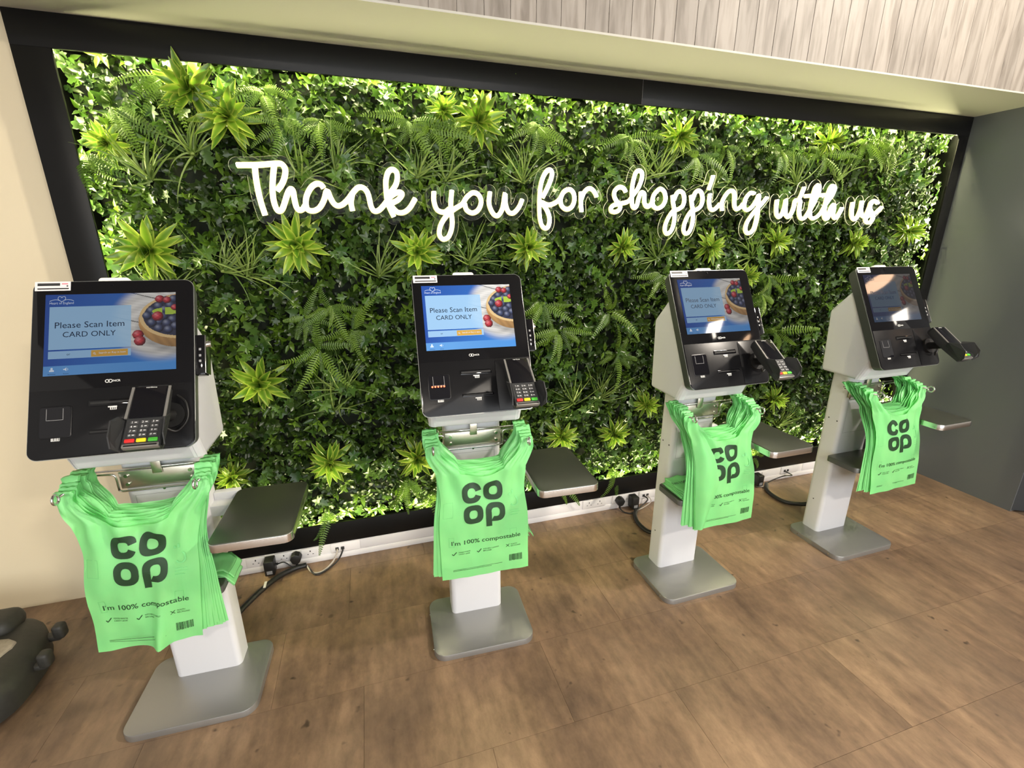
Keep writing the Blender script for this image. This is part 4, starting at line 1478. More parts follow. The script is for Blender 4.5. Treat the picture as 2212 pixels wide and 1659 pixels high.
NEON=[
 [(-0.429,1.794),(-0.357,1.798),(-0.297,1.805),(-0.276,1.804),(-0.266,1.787),(-0.271,1.761),(-0.285,1.733),(-0.305,1.710)],
 [(-0.369,1.793),(-0.371,1.754),(-0.370,1.708),(-0.366,1.665),(-0.358,1.620)],
 [(-0.302,1.801),(-0.312,1.759),(-0.320,1.713),(-0.321,1.672),(-0.315,1.644),(-0.306,1.636),(-0.294,1.645),(-0.281,1.673),(-0.268,1.702),(-0.255,1.718),(-0.248,1.709),(-0.247,1.684),(-0.244,1.655),(-0.235,1.641),(-0.221,1.646),(-0.206,1.666)],
 [(-0.136,1.724),(-0.144,1.736),(-0.161,1.739),(-0.182,1.725),(-0.201,1.695),(-0.208,1.666),(-0.204,1.645),(-0.184,1.639),(-0.160,1.651),(-0.140,1.680),(-0.125,1.716),(-0.115,1.690),(-0.104,1.668),(-0.089,1.660),(-0.070,1.667),(-0.048,1.687),(-0.027,1.712),(-0.007,1.730),(0.013,1.730),(0.027,1.714),(0.033,1.688),(0.037,1.661),(0.048,1.643),(0.067,1.647),(0.090,1.669),(0.113,1.697),(0.138,1.714),(0.156,1.718),(0.164,1.710),(0.147,1.689),(0.122,1.677),(0.104,1.675),(0.120,1.661),(0.140,1.641),(0.165,1.640),(0.191,1.658),(0.217,1.696)],
 [(-0.031,1.706),(-0.039,1.673),(-0.036,1.642)],
 [(0.125,1.622),(0.113,1.649),(0.103,1.683),(0.101,1.723),(0.103,1.759),(0.113,1.789),(0.129,1.802),(0.146,1.795),(0.149,1.772),(0.140,1.744),(0.114,1.710)],
 [(0.295,1.725),(0.293,1.688),(0.305,1.653),(0.335,1.644),(0.357,1.659)],
 [(0.371,1.732),(0.365,1.689),(0.364,1.654),(0.368,1.607),(0.362,1.571),(0.347,1.542),(0.325,1.534),(0.310,1.552),(0.315,1.586),(0.337,1.622),(0.374,1.654),(0.413,1.678),(0.434,1.706),(0.462,1.725),(0.487,1.716),(0.497,1.688),(0.483,1.656),(0.457,1.643),(0.432,1.655),(0.424,1.681)],
 [(0.537,1.731),(0.532,1.682),(0.549,1.643),(0.571,1.634),(0.593,1.665),(0.605,1.727),(0.607,1.684),(0.621,1.650),(0.645,1.647),(0.670,1.673),(0.684,1.704)],
 [(0.779,1.713),(0.799,1.748),(0.816,1.785),(0.823,1.813),(0.816,1.827),(0.800,1.825),(0.781,1.799),(0.769,1.760),(0.765,1.713),(0.765,1.671),(0.768,1.629),(0.778,1.596),(0.795,1.583),(0.810,1.591),(0.816,1.619),(0.809,1.648),(0.793,1.674),(0.775,1.694),(0.803,1.684),(0.828,1.687),(0.855,1.702),(0.874,1.726)],
 [(0.902,1.752),(0.881,1.739),(0.868,1.713),(0.870,1.688),(0.885,1.671),(0.904,1.667),(0.924,1.678),(0.935,1.704),(0.932,1.731),(0.919,1.748),(0.902,1.752)],
 [(0.966,1.744),(0.968,1.702),(0.973,1.656)],
 [(0.969,1.708),(0.982,1.740),(1.002,1.757),(1.022,1.755),(1.038,1.739),(1.047,1.723)],
 [(1.197,1.749),(1.184,1.765),(1.162,1.769),(1.140,1.753),(1.137,1.731),(1.150,1.710),(1.170,1.691),(1.170,1.671),(1.151,1.660),(1.129,1.662),(1.123,1.676),(1.142,1.691),(1.178,1.698),(1.214,1.708),(1.238,1.737)],
 [(1.238,1.737),(1.262,1.768),(1.277,1.809),(1.276,1.834),(1.262,1.844),(1.244,1.835),(1.234,1.805),(1.229,1.764),(1.231,1.723),(1.237,1.689),(1.250,1.680),(1.261,1.690),(1.268,1.721),(1.278,1.746),(1.291,1.749),(1.299,1.736),(1.300,1.710),(1.309,1.691),(1.325,1.687),(1.339,1.700),(1.349,1.717)],
 [(1.375,1.766),(1.352,1.743),(1.344,1.714),(1.354,1.689),(1.378,1.680),(1.404,1.693),(1.417,1.722),(1.408,1.753),(1.389,1.768),(1.375,1.766)],
 [(1.454,1.743),(1.461,1.709),(1.473,1.671),(1.478,1.634),(1.473,1.595),(1.458,1.569),(1.440,1.564),(1.428,1.580),(1.430,1.610),(1.446,1.645),(1.468,1.671),(1.496,1.679),(1.519,1.696),(1.524,1.725),(1.513,1.753),(1.494,1.761),(1.476,1.749),(1.465,1.720)],
 [(1.560,1.746),(1.568,1.711),(1.580,1.674),(1.586,1.635),(1.582,1.596),(1.568,1.569),(1.550,1.565),(1.537,1.581),(1.539,1.611),(1.553,1.647),(1.575,1.673),(1.604,1.680),(1.625,1.698),(1.630,1.730),(1.618,1.759),(1.599,1.767),(1.581,1.753),(1.572,1.723)],
 [(1.671,1.755),(1.670,1.722),(1.679,1.690),(1.698,1.679),(1.717,1.688),(1.737,1.709)],
 [(1.677,1.838),(1.670,1.809),(1.659,1.773)],
 [(1.756,1.677),(1.748,1.710),(1.760,1.742),(1.781,1.767),(1.804,1.772),(1.817,1.759),(1.823,1.726),(1.829,1.699),(1.844,1.685),(1.864,1.694),(1.880,1.713)],
 [(1.942,1.764),(1.918,1.765),(1.895,1.743),(1.888,1.713),(1.892,1.692),(1.914,1.683),(1.939,1.699),(1.961,1.730),(1.972,1.757),(1.977,1.721),(1.979,1.678),(1.979,1.635),(1.971,1.594),(1.954,1.572),(1.930,1.570),(1.916,1.590),(1.921,1.622),(1.943,1.656),(1.969,1.687),(1.997,1.712),(2.027,1.747)],
 [(2.095,1.738),(2.097,1.701),(2.106,1.666),(2.126,1.651),(2.143,1.670),(2.152,1.708),(2.153,1.741),(2.159,1.702),(2.167,1.668),(2.187,1.652),(2.204,1.671),(2.214,1.703),(2.216,1.734),(2.232,1.738),(2.250,1.735),(2.253,1.704),(2.258,1.672),(2.272,1.650),(2.297,1.647),(2.314,1.667),(2.335,1.706),(2.356,1.747),(2.368,1.786),(2.364,1.811),(2.352,1.816),(2.339,1.803),(2.333,1.769),(2.329,1.731),(2.330,1.690),(2.337,1.661),(2.358,1.648),(2.383,1.655),(2.409,1.678),(2.430,1.717),(2.453,1.750),(2.471,1.782),(2.476,1.805),(2.462,1.817),(2.446,1.810),(2.435,1.775),(2.430,1.733),(2.431,1.688),(2.442,1.653),(2.462,1.647),(2.468,1.676),(2.477,1.709),(2.490,1.722),(2.497,1.703),(2.499,1.670),(2.520,1.651),(2.538,1.671),(2.556,1.707)],
 [(2.262,1.804),(2.254,1.773),(2.243,1.748)],
 [(2.279,1.760),(2.347,1.765),(2.421,1.770)],
 [(2.626,1.738),(2.628,1.699),(2.640,1.662),(2.666,1.646),(2.684,1.667),(2.694,1.707),(2.692,1.746),(2.696,1.707),(2.711,1.674),(2.738,1.664),(2.753,1.694),(2.765,1.731),(2.789,1.749),(2.817,1.736)],
 [(2.817,1.736),(2.789,1.749),(2.763,1.738),(2.762,1.711),(2.785,1.685),(2.803,1.658),(2.790,1.634),(2.761,1.634),(2.747,1.651),(2.770,1.668),(2.810,1.682),(2.853,1.717)],
]
ROS=[(-0.56,2.05,75.00),(-0.45,1.97,75.00),(0.51,2.02,75.00),(1.52,2.02,60.00),(2.48,2.05,45.00),(-0.79,1.49,85.00),(-0.27,1.51,90.00),(0.22,1.48,75.00),(0.74,1.50,65.00),(1.25,1.50,55.00),(1.78,1.50,55.00),(2.22,1.53,55.00),(2.82,1.52,50.00),(3.24,1.59,55.00),(-0.49,0.93,80.00),(-0.25,0.51,70.00),(0.95,0.50,62.00),(1.28,0.47,60.00),(0.16,0.48,70.00),(2.41,0.57,50.00),(-0.67,0.50,45.00),(1.47,0.63,50.00),(-0.85,1.86,45.00),(2.05,1.34,50.00),(0.36,2.05,40.00)]
FER=[(-0.81,1.97),(-0.32,2.07),(-0.12,1.98),(-0.27,1.97),(0.22,2.01),(0.29,1.99),(0.79,2.02),(1.24,2.00),(1.81,1.99),(2.18,1.99),(2.45,1.99),(2.94,2.06),(2.76,2.07),(-0.17,1.25),(-0.27,1.21),(-0.09,1.14),(-0.23,1.07),(0.83,1.23),(0.92,1.09),(1.20,1.17),(1.26,0.94),(2.17,1.23),(2.21,1.33),(2.33,1.01),(-0.29,0.25),(1.30,0.23),(0.91,0.20),(0.22,0.26),(2.27,0.17),(-0.60,0.36),(0.43,2.02),(-0.64,2.08),(-0.93,1.81),(1.51,1.35),(0.10,0.36),(1.65,1.94)]
GRA=[(-0.75,1.75),(-0.59,1.84),(-0.23,1.78),(-0.09,1.80),(0.24,1.79),(0.36,1.78),(0.72,1.79),(1.33,1.82),(1.43,1.84),(1.77,1.81),(2.31,1.83),(2.60,1.86),(2.96,1.91),(-0.56,1.41),(-0.47,1.39),(0.46,1.42),(1.47,1.44),(2.08,1.44),(-0.15,0.85),(-0.21,0.76),(1.02,0.68),(1.18,0.69),(2.49,0.37),(-0.75,1.32),(0.05,1.38)]

# ------------------------------------------------------------------ green wall
gw = empty('plant_wall', (1.25, 0.18, 0.199))
tag(gw, 'wall of artificial ferns, ivy, grasses and leafy rosettes inside the black frame', 'plants')
GO = Vector((1.25, 0.18, 0.199))


def basis(az, el, roll=0.0):
    """local y along (az in the wall plane, el out of it), local z facing out"""
    Yv = Vector((math.cos(az) * math.cos(el), -math.sin(el), math.sin(az) * math.cos(el)))
    Zv = Vector((-math.cos(az) * math.sin(el), -math.cos(el), -math.sin(az) * math.sin(el)))
    Xv = Yv.cross(Zv)
    M = Matrix((Xv, Yv, Zv)).transposed().to_4x4()
    return M @ Matrix.Rotation(roll, 4, 'Y') if roll else M


def strip_leaf(name, L, prof, curl, fold, m, across=False, side=0.0):
    """lanceolate leaf along +y with a folded midrib; prof = [(t, halfwidth)]"""
    v, f, ac = [], [], []
    ang_, y, z = 0.0, 0.0, 0.0
    for i, (t, w) in enumerate(prof):
        if i:
            dl = (t - prof[i - 1][0]) * L
            ang_ = curl * t
            y += dl * math.cos(ang_)
            z -= dl * math.sin(ang_)
        xo = side * L * t * t
        v += [(xo - w, y, z + fold * w), (xo, y, z), (xo + w, y, z + fold * w)]
        ac += [1.0, 0.0, 1.0]
    for i in range(len(prof) - 1):
        a = 3 * i
        f += [(a, a + 1, a + 4, a + 3), (a + 1, a + 2, a + 5, a + 4)]
    me = mesh_of(name, v, f, m, True)
    if across:
        at = me.attributes.new('across', 'FLOAT', 'POINT')
        at.data.foreach_set('value', ac)
    return me


RP = [(0, 0.0045), (0.15, 0.0085), (0.35, 0.0135), (0.55, 0.0150), (0.75, 0.0115), (0.90, 0.0055), (1.0, 0.0006)]
leaf_r = [strip_leaf('leaf', 0.135, RP, c, 0.45, 'leaf_rosette', True) for c in (0.35, 0.8, 1.25)]
core_v, core_f = tube_data([(0, 0, 0), (0, 0, 0.05)], 0.006, 6)
core_me = mesh_of('leafy_rosette', core_v, core_f, 'leaf_fern', True)


def rosette(x, z, px, i):
    rs = random.Random(100 + i)
    sc = min(1.1, max(0.68, px / 74.0)) * (1.0 + 0.16 * max(0, x - 0.8) / 2.4)
    el0 = Matrix.Rotation(R(90), 4, 'X')
    o = add('leafy_rosette', core_me, gw)
    o.matrix_basis = Matrix.Translation(Vector((x, 0.080, z)) - GO) @ el0
    inv = el0.inverted()
    tilt_az = rs.uniform(0, 6.28)
    n = rs.randint(32, 38)
    for k in range(n):
        az = k * 2.39996 + rs.uniform(-0.35, 0.35)
        q = k / n
        el = R(82 - 60 * q) + rs.uniform(-0.25, 0.25) + 0.26 * math.cos(az - tilt_az)
        Lc = (0.62 + 0.45 * math.sqrt(q)) * sc * rs.uniform(0.88, 1.12)
        d = 0.045 * (1 - q)
        lf = add('leaf', leaf_r[0 if q < 0.35 else (1 if q < 0.75 else 2)] if rs.random() > 0.2 else leaf_r[rs.randint(0, 2)], o)
        lf.matrix_basis = inv @ Matrix.Translation((0, -d - 0.01, 0)) @ basis(az, el, rs.uniform(-0.25, 0.25)) @ Matrix.Diagonal((sc * rs.uniform(0.9, 1.1), Lc, Lc, 1))


# fern fronds
def frond_mesh(seed, L=0.30, droop=1.5, W=0.040):
    rs = random.Random(seed)
    n = 20
    P = []
    ang_, y, z = 0.55, 0.0, 0.0
    for i in range(n + 1):
        P.append((y, z, ang_))
        ang_ -= droop / n * (0.5 + i / n)
        y += L / n * math.cos(ang_)
        z += L / n * math.sin(ang_)
    v, f = [], []
    for i in range(n):
        y0, z0, a0 = P[i]
        y1, z1, a1 = P[i + 1]
        b = len(v)
        r_ = 0.0016 * (1 - 0.7 * i / n)
        v += [(-r_, y0, z0), (r_, y0, z0), (r_, y1, z1), (-r_, y1, z1)]
        f.append((b, b + 1, b + 2, b + 3))
        t = i / n
        if t < 0.10:
            continue
        w = W * min(1.0, 0.55 + (t - 0.10) * 3.2) * (1.03 - t) ** 0.75 * rs.uniform(0.92, 1.05)
        hw = L / n * 0.36
        for s in (-1, 1):
            b = len(v)
            sw = 0.30 * w
            dzl = -0.22 * w + rs.uniform(-0.002, 0.002)
            v += [(s * 0.001, y0 - hw * 0.6, z0), (s * 0.001, y0 + hw * 0.9, z0 + 0.0003),
                  (s * w * 0.62, y0 + hw * 0.9 + sw * 0.6, z0 + dzl * 0.4), (s * w * 0.62, y0 - hw * 0.7 + sw * 0.6, z0 + dzl * 0.4 + 0.001), (s * w, y0 + sw, z0 + dzl)]
            q = [(b, b + 3, b + 2, b + 1), (b + 3, b + 4, b + 2)]
            f += q if s > 0 else [t_[::-1] for t_ in q]
    return mesh_of('frond', v, f, 'leaf_fern')


fronds = [frond_mesh(1, 0.26, 1.6), frond_mesh(2, 0.22, 2.0, 0.036), frond_mesh(3, 0.30, 1.3, 0.044), frond_mesh(4, 0.20, 2.5, 0.034)]
fern_core = mesh_of('fern', core_v, core_f, 'leaf_fern', True)


def fern(x, z, i, low=False):
    rs = random.Random(300 + i)
    el0 = Matrix.Rotation(R(90), 4, 'X')
    o = add('fern', fern_core, gw)
    o.matrix_basis = Matrix.Translation(Vector((x, 0.080, z)) - GO) @ el0
    inv = el0.inverted()
    n = rs.randint(7, 10)
    for k in range(n):
        az = R(-90) + (k / (n - 1) - 0.5) * R(165 if not low else 100) + rs.uniform(-0.2, 0.2)
        if not low and z < 1.75 and rs.random() < 0.12:
            az = R(90) + rs.uniform(-1.0, 1.0)
        if x < FX0 + 0.2 and math.cos(az) < 0:
            az = math.pi - az
        if x > FX1 - 0.5 and math.cos(az) > 0:
            az = math.pi - az
        el = rs.uniform(0.0, 0.55)
        s = rs.uniform(0.50, 0.85) * (1.0 + 0.14 * max(0, x - 0.8) / 2.4)
        fr = add('frond', fronds[rs.randint(0, 3)], o)
        fr.matrix_basis = inv @ Matrix.Translation((rs.uniform(-0.012, 0.012), -0.02 - rs.uniform(0, 0.03), rs.uniform(-0.012, 0.012))) @ basis(az, el, rs.uniform(-0.35, 0.35)) @ Matrix.Scale(s, 4)


GP = [(0, 0.0024), (0.3, 0.0032), (0.6, 0.0026), (0.85, 0.0014), (1.0, 0.0003)]
GPf = [(t / 8, 0.0030 * (1 - (t / 8) ** 2.2) + 0.0003) for t in range(9)]
blades = [strip_leaf('blade', 0.24, GPf, c, 0.5, 'leaf_grass', False, sd_) for c, sd_ in ((0.3, 0.12), (0.8, -0.30), (1.2, 0.38), (1.7, -0.42), (1.0, 0.25))]
grass_core = mesh_of('grass_tuft', core_v, core_f, 'leaf_grass', True)


def tuft(x, z, i):
    rs = random.Random(500 + i)
    el0 = Matrix.Rotation(R(90), 4, 'X')
    o = add('grass_tuft', grass_core, gw)
    o.matrix_basis = Matrix.Translation(Vector((x, 0.080, z)) - GO) @ el0
    inv = el0.inverted()
    lean_ = R(90) + rs.uniform(-0.7, 0.7)
    for k in range(rs.randint(22, 30)):
        az = lean_ + rs.gauss(0, 0.80)
        el = rs.uniform(0.15, 0.85)
        s = rs.uniform(0.5, 1.0)
        b = add('blade', blades[rs.choice((0, 1, 2, 3, 4))], o)
        b.matrix_basis = inv @ Matrix.Translation((rs.uniform(-0.01, 0.01), -0.01 - rs.uniform(0, 0.03), rs.uniform(-0.01, 0.01))) @ basis(az, el, rs.uniform(-0.5, 0.5)) @ Matrix.Diagonal((1.0, s, s, 1))


IV = [(0, 0), (0.012, -0.006), (0.022, 0.004), (0.014, 0.012), (0.026, 0.026), (0.011, 0.026), (0.0, 0.050), (-0.011, 0.026), (-0.026, 0.026), (-0.014, 0.012), (-0.022, 0.004), (-0.012, -0.006)]
ivv = [(0, 0.014, -0.003)] + [(x, y, 0.0035 * (abs(x) / 0.026) - 0.004 * (y / 0.05) ** 2) for x, y in IV]
ivf = [(0, 1 + i, 1 + (i + 1) % 12) for i in range(12)]
ivy_leaf = mesh_of('leaf', ivv, [t[::-1] for t in ivf], 'leaf_ivy')
stem_v, stem_f = tube_data(catmull([(0, 0, 0.01), (0.0, 0.04, 0.03), (0.01, 0.09, 0.035), (0.0, 0.14, 0.02)], 4), 0.0014, 5)
ivy_stem = mesh_of('ivy_sprig', stem_v, stem_f, 'leaf_fern', True)


def ivy(x, z, i):
    rs = random.Random(800 + i)
    o = add('ivy_sprig', ivy_stem, gw)
    az0 = rs.uniform(0, 6.28)
    M0 = Matrix.Translation(Vector((x, 0.075 - rs.uniform(0, 0.03), z)) - GO) @ basis(az0, 0.0)
    o.matrix_basis = M0
    for k in range(rs.randint(6, 8)):
        t = 0.15 + 0.85 * k / 7
        lf = add('leaf', ivy_leaf, o)
        s = rs.uniform(0.75, 1.25)
        lf.matrix_basis = Matrix.Translation((rs.uniform(-0.022, 0.022), 0.14 * t, 0.028 + rs.uniform(-0.012, 0.02))) @ Matrix.Rotation(rs.uniform(-1.4, 1.4), 4, 'Z') @ Matrix.Rotation(rs.uniform(-0.6, 0.3), 4, 'X') @ Matrix.Rotation(rs.uniform(-0.5, 0.5), 4, 'Y') @ Matrix.Scale(s, 4)


for i, (x, z, px) in enumerate(ROS):
    rosette(x, z, px, i)
for i, (x, z) in enumerate(FER):
    fern(x, max(z, 0.235), i, z < 0.45)
for i, (x, z) in enumerate(GRA):
    tuft(x, z, i)
rs_ = random.Random(77)
spots = []
for _ in range(4000):
    if len(spots) >= 120:
        break
    x, z = rs_.uniform(FX0 + 0.03, FX1 - 0.06), rs_.uniform(FZ0 + 0.04, FZ1 - 0.04)
    if all(math.hypot(x - a, z - b) > 0.17 for a, b in spots) and all(math.hypot(x - a, z - b) > 0.07 for a, b, _ in ROS):
        spots.append((x, z))
for i, (x, z) in enumerate(spots):
    ivy(x, z, i)


# the dense small foliage between them: too many leaves to count
def leaf_cloud(name, shape_v, shape_f, n_cl, per, size, el_rng, depth, cols, spread, seed, par):
    g = np.random.default_rng(seed)
    cx = g.uniform(FX0 - CAV + 0.004, FX1 + CAV - 0.004, n_cl)
    cz = g.uniform(FZ0 - CAV + 0.004, FZ1 + CAV - 0.004, n_cl)
    cy = g.uniform(depth[0], depth[1], n_cl)
    az = (np.arange(per)[None] * (2 * np.pi / per) + g.uniform(0, 6.28, (n_cl, 1)) + g.uniform(-0.35, 0.35, (n_cl, per)))
    el = g.uniform(el_rng[0], el_rng[1], (n_cl, per))
    sz = g.uniform(size[0], size[1], (n_cl, per)) * g.uniform(0.8, 1.2, (n_cl, 1))
    roll = g.uniform(-0.5, 0.5, (n_cl, per))
    tone = np.clip(g.normal(0.45, 0.28, (n_cl, 1)) + g.normal(0, 0.12, (n_cl, per)), 0, 1)
    az, el, sz, roll, tone = [q.ravel() for q in (az, el, sz, roll, tone)]
    px = np.repeat(cx, per) + g.uniform(-spread, spread, n_cl * per)
    pz = np.repeat(cz, per) + g.uniform(-spread, spread, n_cl * per)
    py = np.repeat(cy, per) + g.uniform(-spread, spread, n_cl * per) * 0.5
    Yv = np.stack([np.cos(az) * np.cos(el), -np.sin(el), np.sin(az) * np.cos(el)], 1)
    Zv = np.stack([-np.cos(az) * np.sin(el), -np.cos(el), -np.sin(az) * np.sin(el)], 1)
    Xv = np.cross(Yv, Zv)
    c, s = np.cos(roll)[:, None], np.sin(roll)[:, None]
    X2, Z2 = Xv * c - Zv * s, Xv * s + Zv * c
    sv = np.asarray(shape_v)
    n = len(px)
    V = (np.stack([px, py, pz], 1)[:, None] + sz[:, None, None] * (sv[None, :, 0, None] * X2[:, None] + sv[None, :, 1, None] * Yv[:, None] + sv[None, :, 2, None] * Z2[:, None]))
    # no leaf pierces the frame: outside the opening a leaf is in front of the face board or in the channel behind it
    out = (V[..., 0] < FX0 + 0.001) | (V[..., 0] > FX1 - 0.001) | (V[..., 2] < FZ0 + 0.001) | (V[..., 2] > FZ1 - 0.001)
    far = (V[..., 0] < FX0 - CAV + 0.002) | (V[..., 0] > FX1 + CAV - 0.002) | (V[..., 2] < FZ0 - CAV + 0.002) | (V[..., 2] > FZ1 + CAV - 0.002)
    bad = (out & (V[..., 1] > -0.003) & (V[..., 1] < 0.034)).any(1) | (far & (V[..., 1] > -0.003)).any(1) | (V[..., 1] > 0.184).any(1)
    V = V[~bad]
    tone = tone[~bad]
    n = len(V)
    V -= np.array(GO)
    m = len(sv)
    F = (np.arange(n)[:, None, None] * m + np.asarray(shape_f)[None]).reshape(-1, 3)
    me = bpy.data.meshes.new(name)
    me.vertices.add(n * m)
    me.vertices.foreach_set('co', V.reshape(-1).astype(np.float32))
    me.loops.add(F.size)
    me.loops.foreach_set('vertex_index', F.ravel().astype(np.int32))
    me.polygons.add(len(F))
    me.polygons.foreach_set('loop_start', np.arange(0, F.size, 3, dtype=np.int32))
    me.update(calc_edges=True)
    a, b = np.array(cols[0]), np.array(cols[1])
    lc = a + (b - a) * tone[:, None]
    lc = np.repeat(np.concatenate([lc, np.ones((n, 1))], 1), len(shape_f), 0)
    at = me.attributes.new('leafcol', 'FLOAT_COLOR', 'FACE')
    at.data.foreach_set('color', lc.ravel().astype(np.float32))
    me.materials.append(MATS['leaf_small'])
    o = add(name, me, gw)
    o['kind'] = 'stuff'
    return o


OV = [(0, 0, 0), (0.30, 0.30, 0.08), (0.33, 0.62, 0.07), (0, 1.0, -0.10), (-0.33, 0.62, 0.07), (-0.30, 0.30, 0.08), (0, 0.45, -0.02)]
OF = [(6, 1, 0), (6, 2, 1), (6, 3, 2), (6, 4, 3), (6, 5, 4), (6, 0, 5)]
PV = [(0, 0, 0), (0.20, 0.35, 0.08), (0.17, 0.65, 0.05), (0, 1.05, -0.15), (-0.17, 0.65, 0.05), (-0.20, 0.35, 0.08), (0, 0.5, -0.02)]
IV2 = [(0, 0.25, -0.06)] + [(x * 20, y * 20, 0.06 * abs(x) / 0.026 - 0.08 * (y / 0.05) ** 2) for x, y in IV]
IF2 = [(0, 1 + (i + 1) % 12, 1 + i) for i in range(12)]
leaf_cloud('small_foliage', OV, OF, 7600, 7, (0.022, 0.034), (0.2, 1.0), (0.050, 0.170), ((0.011, 0.028, 0.006), (0.050, 0.098, 0.014)), 0.006, 11, gw)
leaf_cloud('pointed_foliage', PV, OF, 3600, 6, (0.028, 0.046), (0.1, 1.1), (0.040, 0.150), ((0.024, 0.062, 0.007), (0.12, 0.22, 0.018)), 0.012, 12, gw)
leaf_cloud('ivy_foliage', IV2, IF2, 800, 2, (0.034, 0.052), (-0.2, 0.8), (0.035, 0.12), ((0.022, 0.065, 0.011), (0.09, 0.18, 0.024)), 0.02, 13, gw)

# ------------------------------------------------------------------ neon sign
SYN = -0.062
sign = tag(empty('neon_sign', (1.2, SYN, 1.65)), 'white handwritten neon sign reading Thank you for shopping with us', 'neon sign')
SO = Vector((1.2, SYN, 1.65))
paths = [catmull([(x, SYN, z) for x, z in st_], 4) for st_ in NEON]
WORDS = [('Thank', 0, 6), ('you', 6, 9), ('for', 9, 13), ('shopping', 13, 22), ('with', 22, 25), ('us', 25, 27)]
for wname, a, b in WORDS:
    V, F, Vs, Fs = [], [], [], []
    for p in paths[a:b]:
        tube_data([q - SO for q in p], 0.0068, 6, V, F, up=(0, 1, 0), flat=0.8)
        tube_data([q - SO + Vector((0, 0.009, 0)) for q in p], 0.0108, 6, Vs, Fs, up=(0, 1, 0), flat=0.9)
    wd = add('neon_word', mesh_of('neon_word', V, F, 'neon_core', True), sign)
    wd['label'] = 'glowing white tube spelling ' + wname
    add('tube_body', mesh_of('tube_body', Vs, Fs, 'neon_side_halo', True), wd)  # tube side, widened to draw the yellow halo too
    # clear acrylic backing cut round the word (marching squares on the distance to the strokes)
    pts = np.array([(q.x, q.z) for p in paths[a:b] for q in p])
    h_ = 0.006
    R0 = 0.030
    gx = np.arange(pts[:, 0].min() - 0.05, pts[:, 0].max() + 0.05, h_)
    gz = np.arange(pts[:, 1].min() - 0.05, pts[:, 1].max() + 0.05, h_)
    GX, GZ = np.meshgrid(gx, gz)
    D = np.full(GX.shape, 9.0)
    for q in pts:
        D = np.minimum(D, np.hypot(GX - q[0], GZ - q[1]))
    D = R0 - D
    vid, V2, F2, E2 = {}, [], [], []

    def vert(key, x, z):
        if key not in vid:
            vid[key] = len(V2)
            V2.append((x - SO.x, z - SO.z))
        return vid[key]
    for j in range(len(gz) - 1):
        for i in range(len(gx) - 1):
            cs = [(i, j), (i + 1, j), (i + 1, j + 1), (i, j + 1)]
            dv = [D[c[1], c[0]] for c in cs]
            if max(dv) <= 0:
                continue
            poly, cross = [], []
            for k in range(4):
                c0, c1, d0, d1 = cs[k], cs[(k + 1) % 4], dv[k], dv[(k + 1) % 4]
                if d0 > 0:
                    poly.append(vert(c0, gx[c0[0]], gz[c0[1]]))
                if (d0 > 0) != (d1 > 0):
                    t = d0 / (d0 - d1)
                    key = (min(c0, c1), max(c0, c1))
                    q = vert(key, gx[c0[0]] + t * (gx[c1[0]] - gx[c0[0]]), gz[c0[1]] + t * (gz[c1[1]] - gz[c0[1]]))
                    poly.append(q)
                    cross.append(q)
            if len(poly) > 2:
                F2.append(tuple(poly))
            if len(cross) == 2:
                E2.append(cross)
    yb = 0.020
    add('acrylic_backing', mesh_of('acrylic_backing', [(x, yb, z) for x, z in V2], F2, 'clear_acrylic'), wd)
    Vr = [(x, yb - 0.002, z) for x, z in V2] + [(x, yb + 0.003, z) for x, z in V2]
    nV = len(V2)
    add('acrylic_rim', mesh_of('acrylic_rim', Vr, [(p_, q_, q_ + nV, p_ + nV) for p_, q_ in E2], 'acrylic_edge_glow'), wd)

# ------------------------------------------------------------------ moulded cart at the left edge
cart = tag(empty('plastic_cart', (-1.505, -0.385, 0)), 'dark grey moulded plastic cart with two hooked lugs, cut off by the left edge', 'cart')


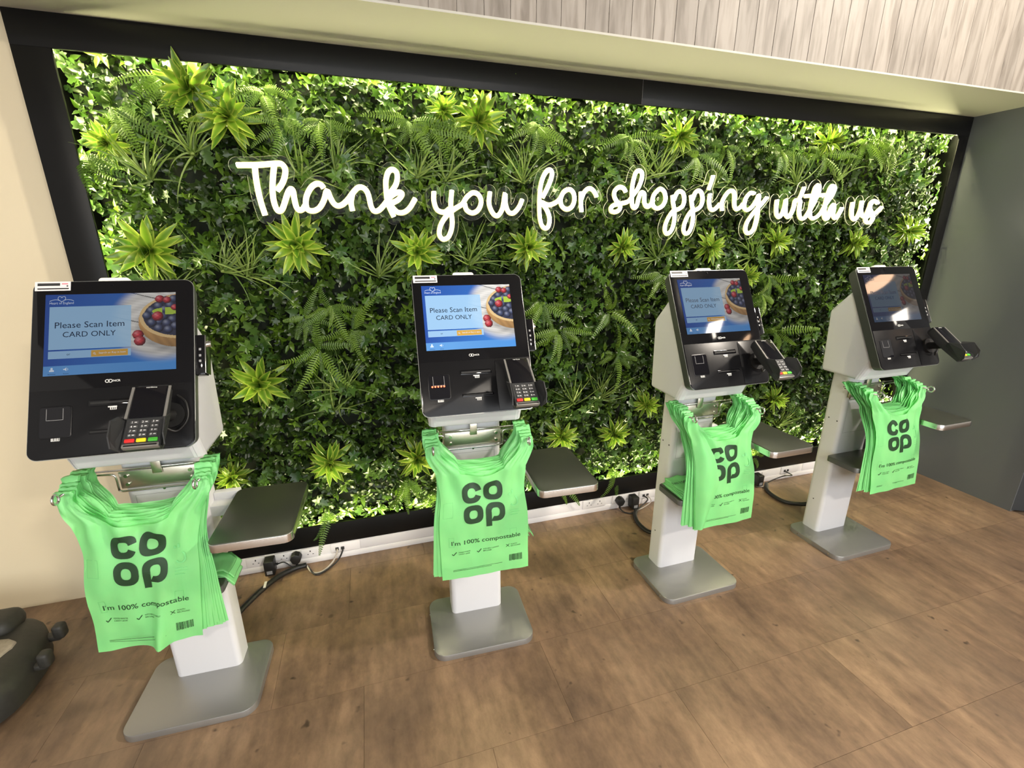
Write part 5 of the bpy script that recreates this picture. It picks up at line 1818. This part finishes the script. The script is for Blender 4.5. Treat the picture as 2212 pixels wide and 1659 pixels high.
def closed(P, n=4):
    m = len(P)
    out = []
    for i in range(m):
        p0, p1, p2, p3 = [Vector((*P[(i + k - 1) % m], 0)) for k in range(4)]
        for k in range(n):
            t = k / n
            q = 0.5 * ((2 * p1) + (p2 - p0) * t + (2 * p0 - 5 * p1 + 4 * p2 - p3) * t * t + (3 * p1 - p0 - 3 * p2 + p3) * t ** 3)
            out.append((q.x, q.y))
    return out


out_ = closed([(-0.25, -0.27), (0.08, -0.27), (0.19, -0.235), (0.25, -0.16), (0.258, -0.05), (0.245, 0.05), (0.19, 0.16), (0.09, 0.225), (-0.25, 0.235)])
bm = bmesh.new()
lay = [(0.0, 0.93), (0.015, 1.0), (0.080, 1.0), (0.105, 0.95), (0.130, 0.84), (0.145, 0.74)]
rings = []
for z, s in lay:
    rings.append([bm.verts.new((x * s - 0.02 * (1 - s), y * s, z)) for x, y in out_])
nn_ = len(out_)
for a, b in zip(rings, rings[1:]):
    for i in range(nn_):
        bm.faces.new((a[i], a[(i + 1) % nn_], b[(i + 1) % nn_], b[i]))
bm.faces.new(rings[0][::-1])
bm.faces.new(rings[-1])
bmesh.ops.recalc_face_normals(bm, faces=bm.faces[:])
cb = add('cart_body', from_bm('cart_body', bm, 'cart_plastic', True, 50), cart)
prism('inset_panel', closed([(-0.22, -0.175), (0.09, -0.175), (0.155, -0.13), (0.172, -0.06), (0.155, 0.045), (-0.22, 0.045)]), 0.140, 0.153, 'cart_panel', cart, 0.005)
prism('inset_ring', closed([(-0.20, -0.10), (0.04, -0.10), (0.07, -0.08), (0.075, -0.03), (0.06, 0.02), (-0.20, 0.02)]), 0.150, 0.1545, 'cart_plastic', cart, 0.002)
box('raised_hump', -0.22, 0.14, 0.070, 0.195, 0.11, 0.195, 'cart_plastic', cart, 0.04, 4)
for yy, xx in ((-0.030, 0.232), (0.110, 0.205)):
    lug = box('hooked_lug', xx, xx + 0.060, yy - 0.018, yy + 0.018, 0.062, 0.084, 'cart_plastic', cart, 0.007, 2)
    box('lug_tip', xx + 0.036, xx + 0.072, yy - 0.020, yy + 0.022, 0.066, 0.125, 'cart_plastic', lug, 0.012, 3)
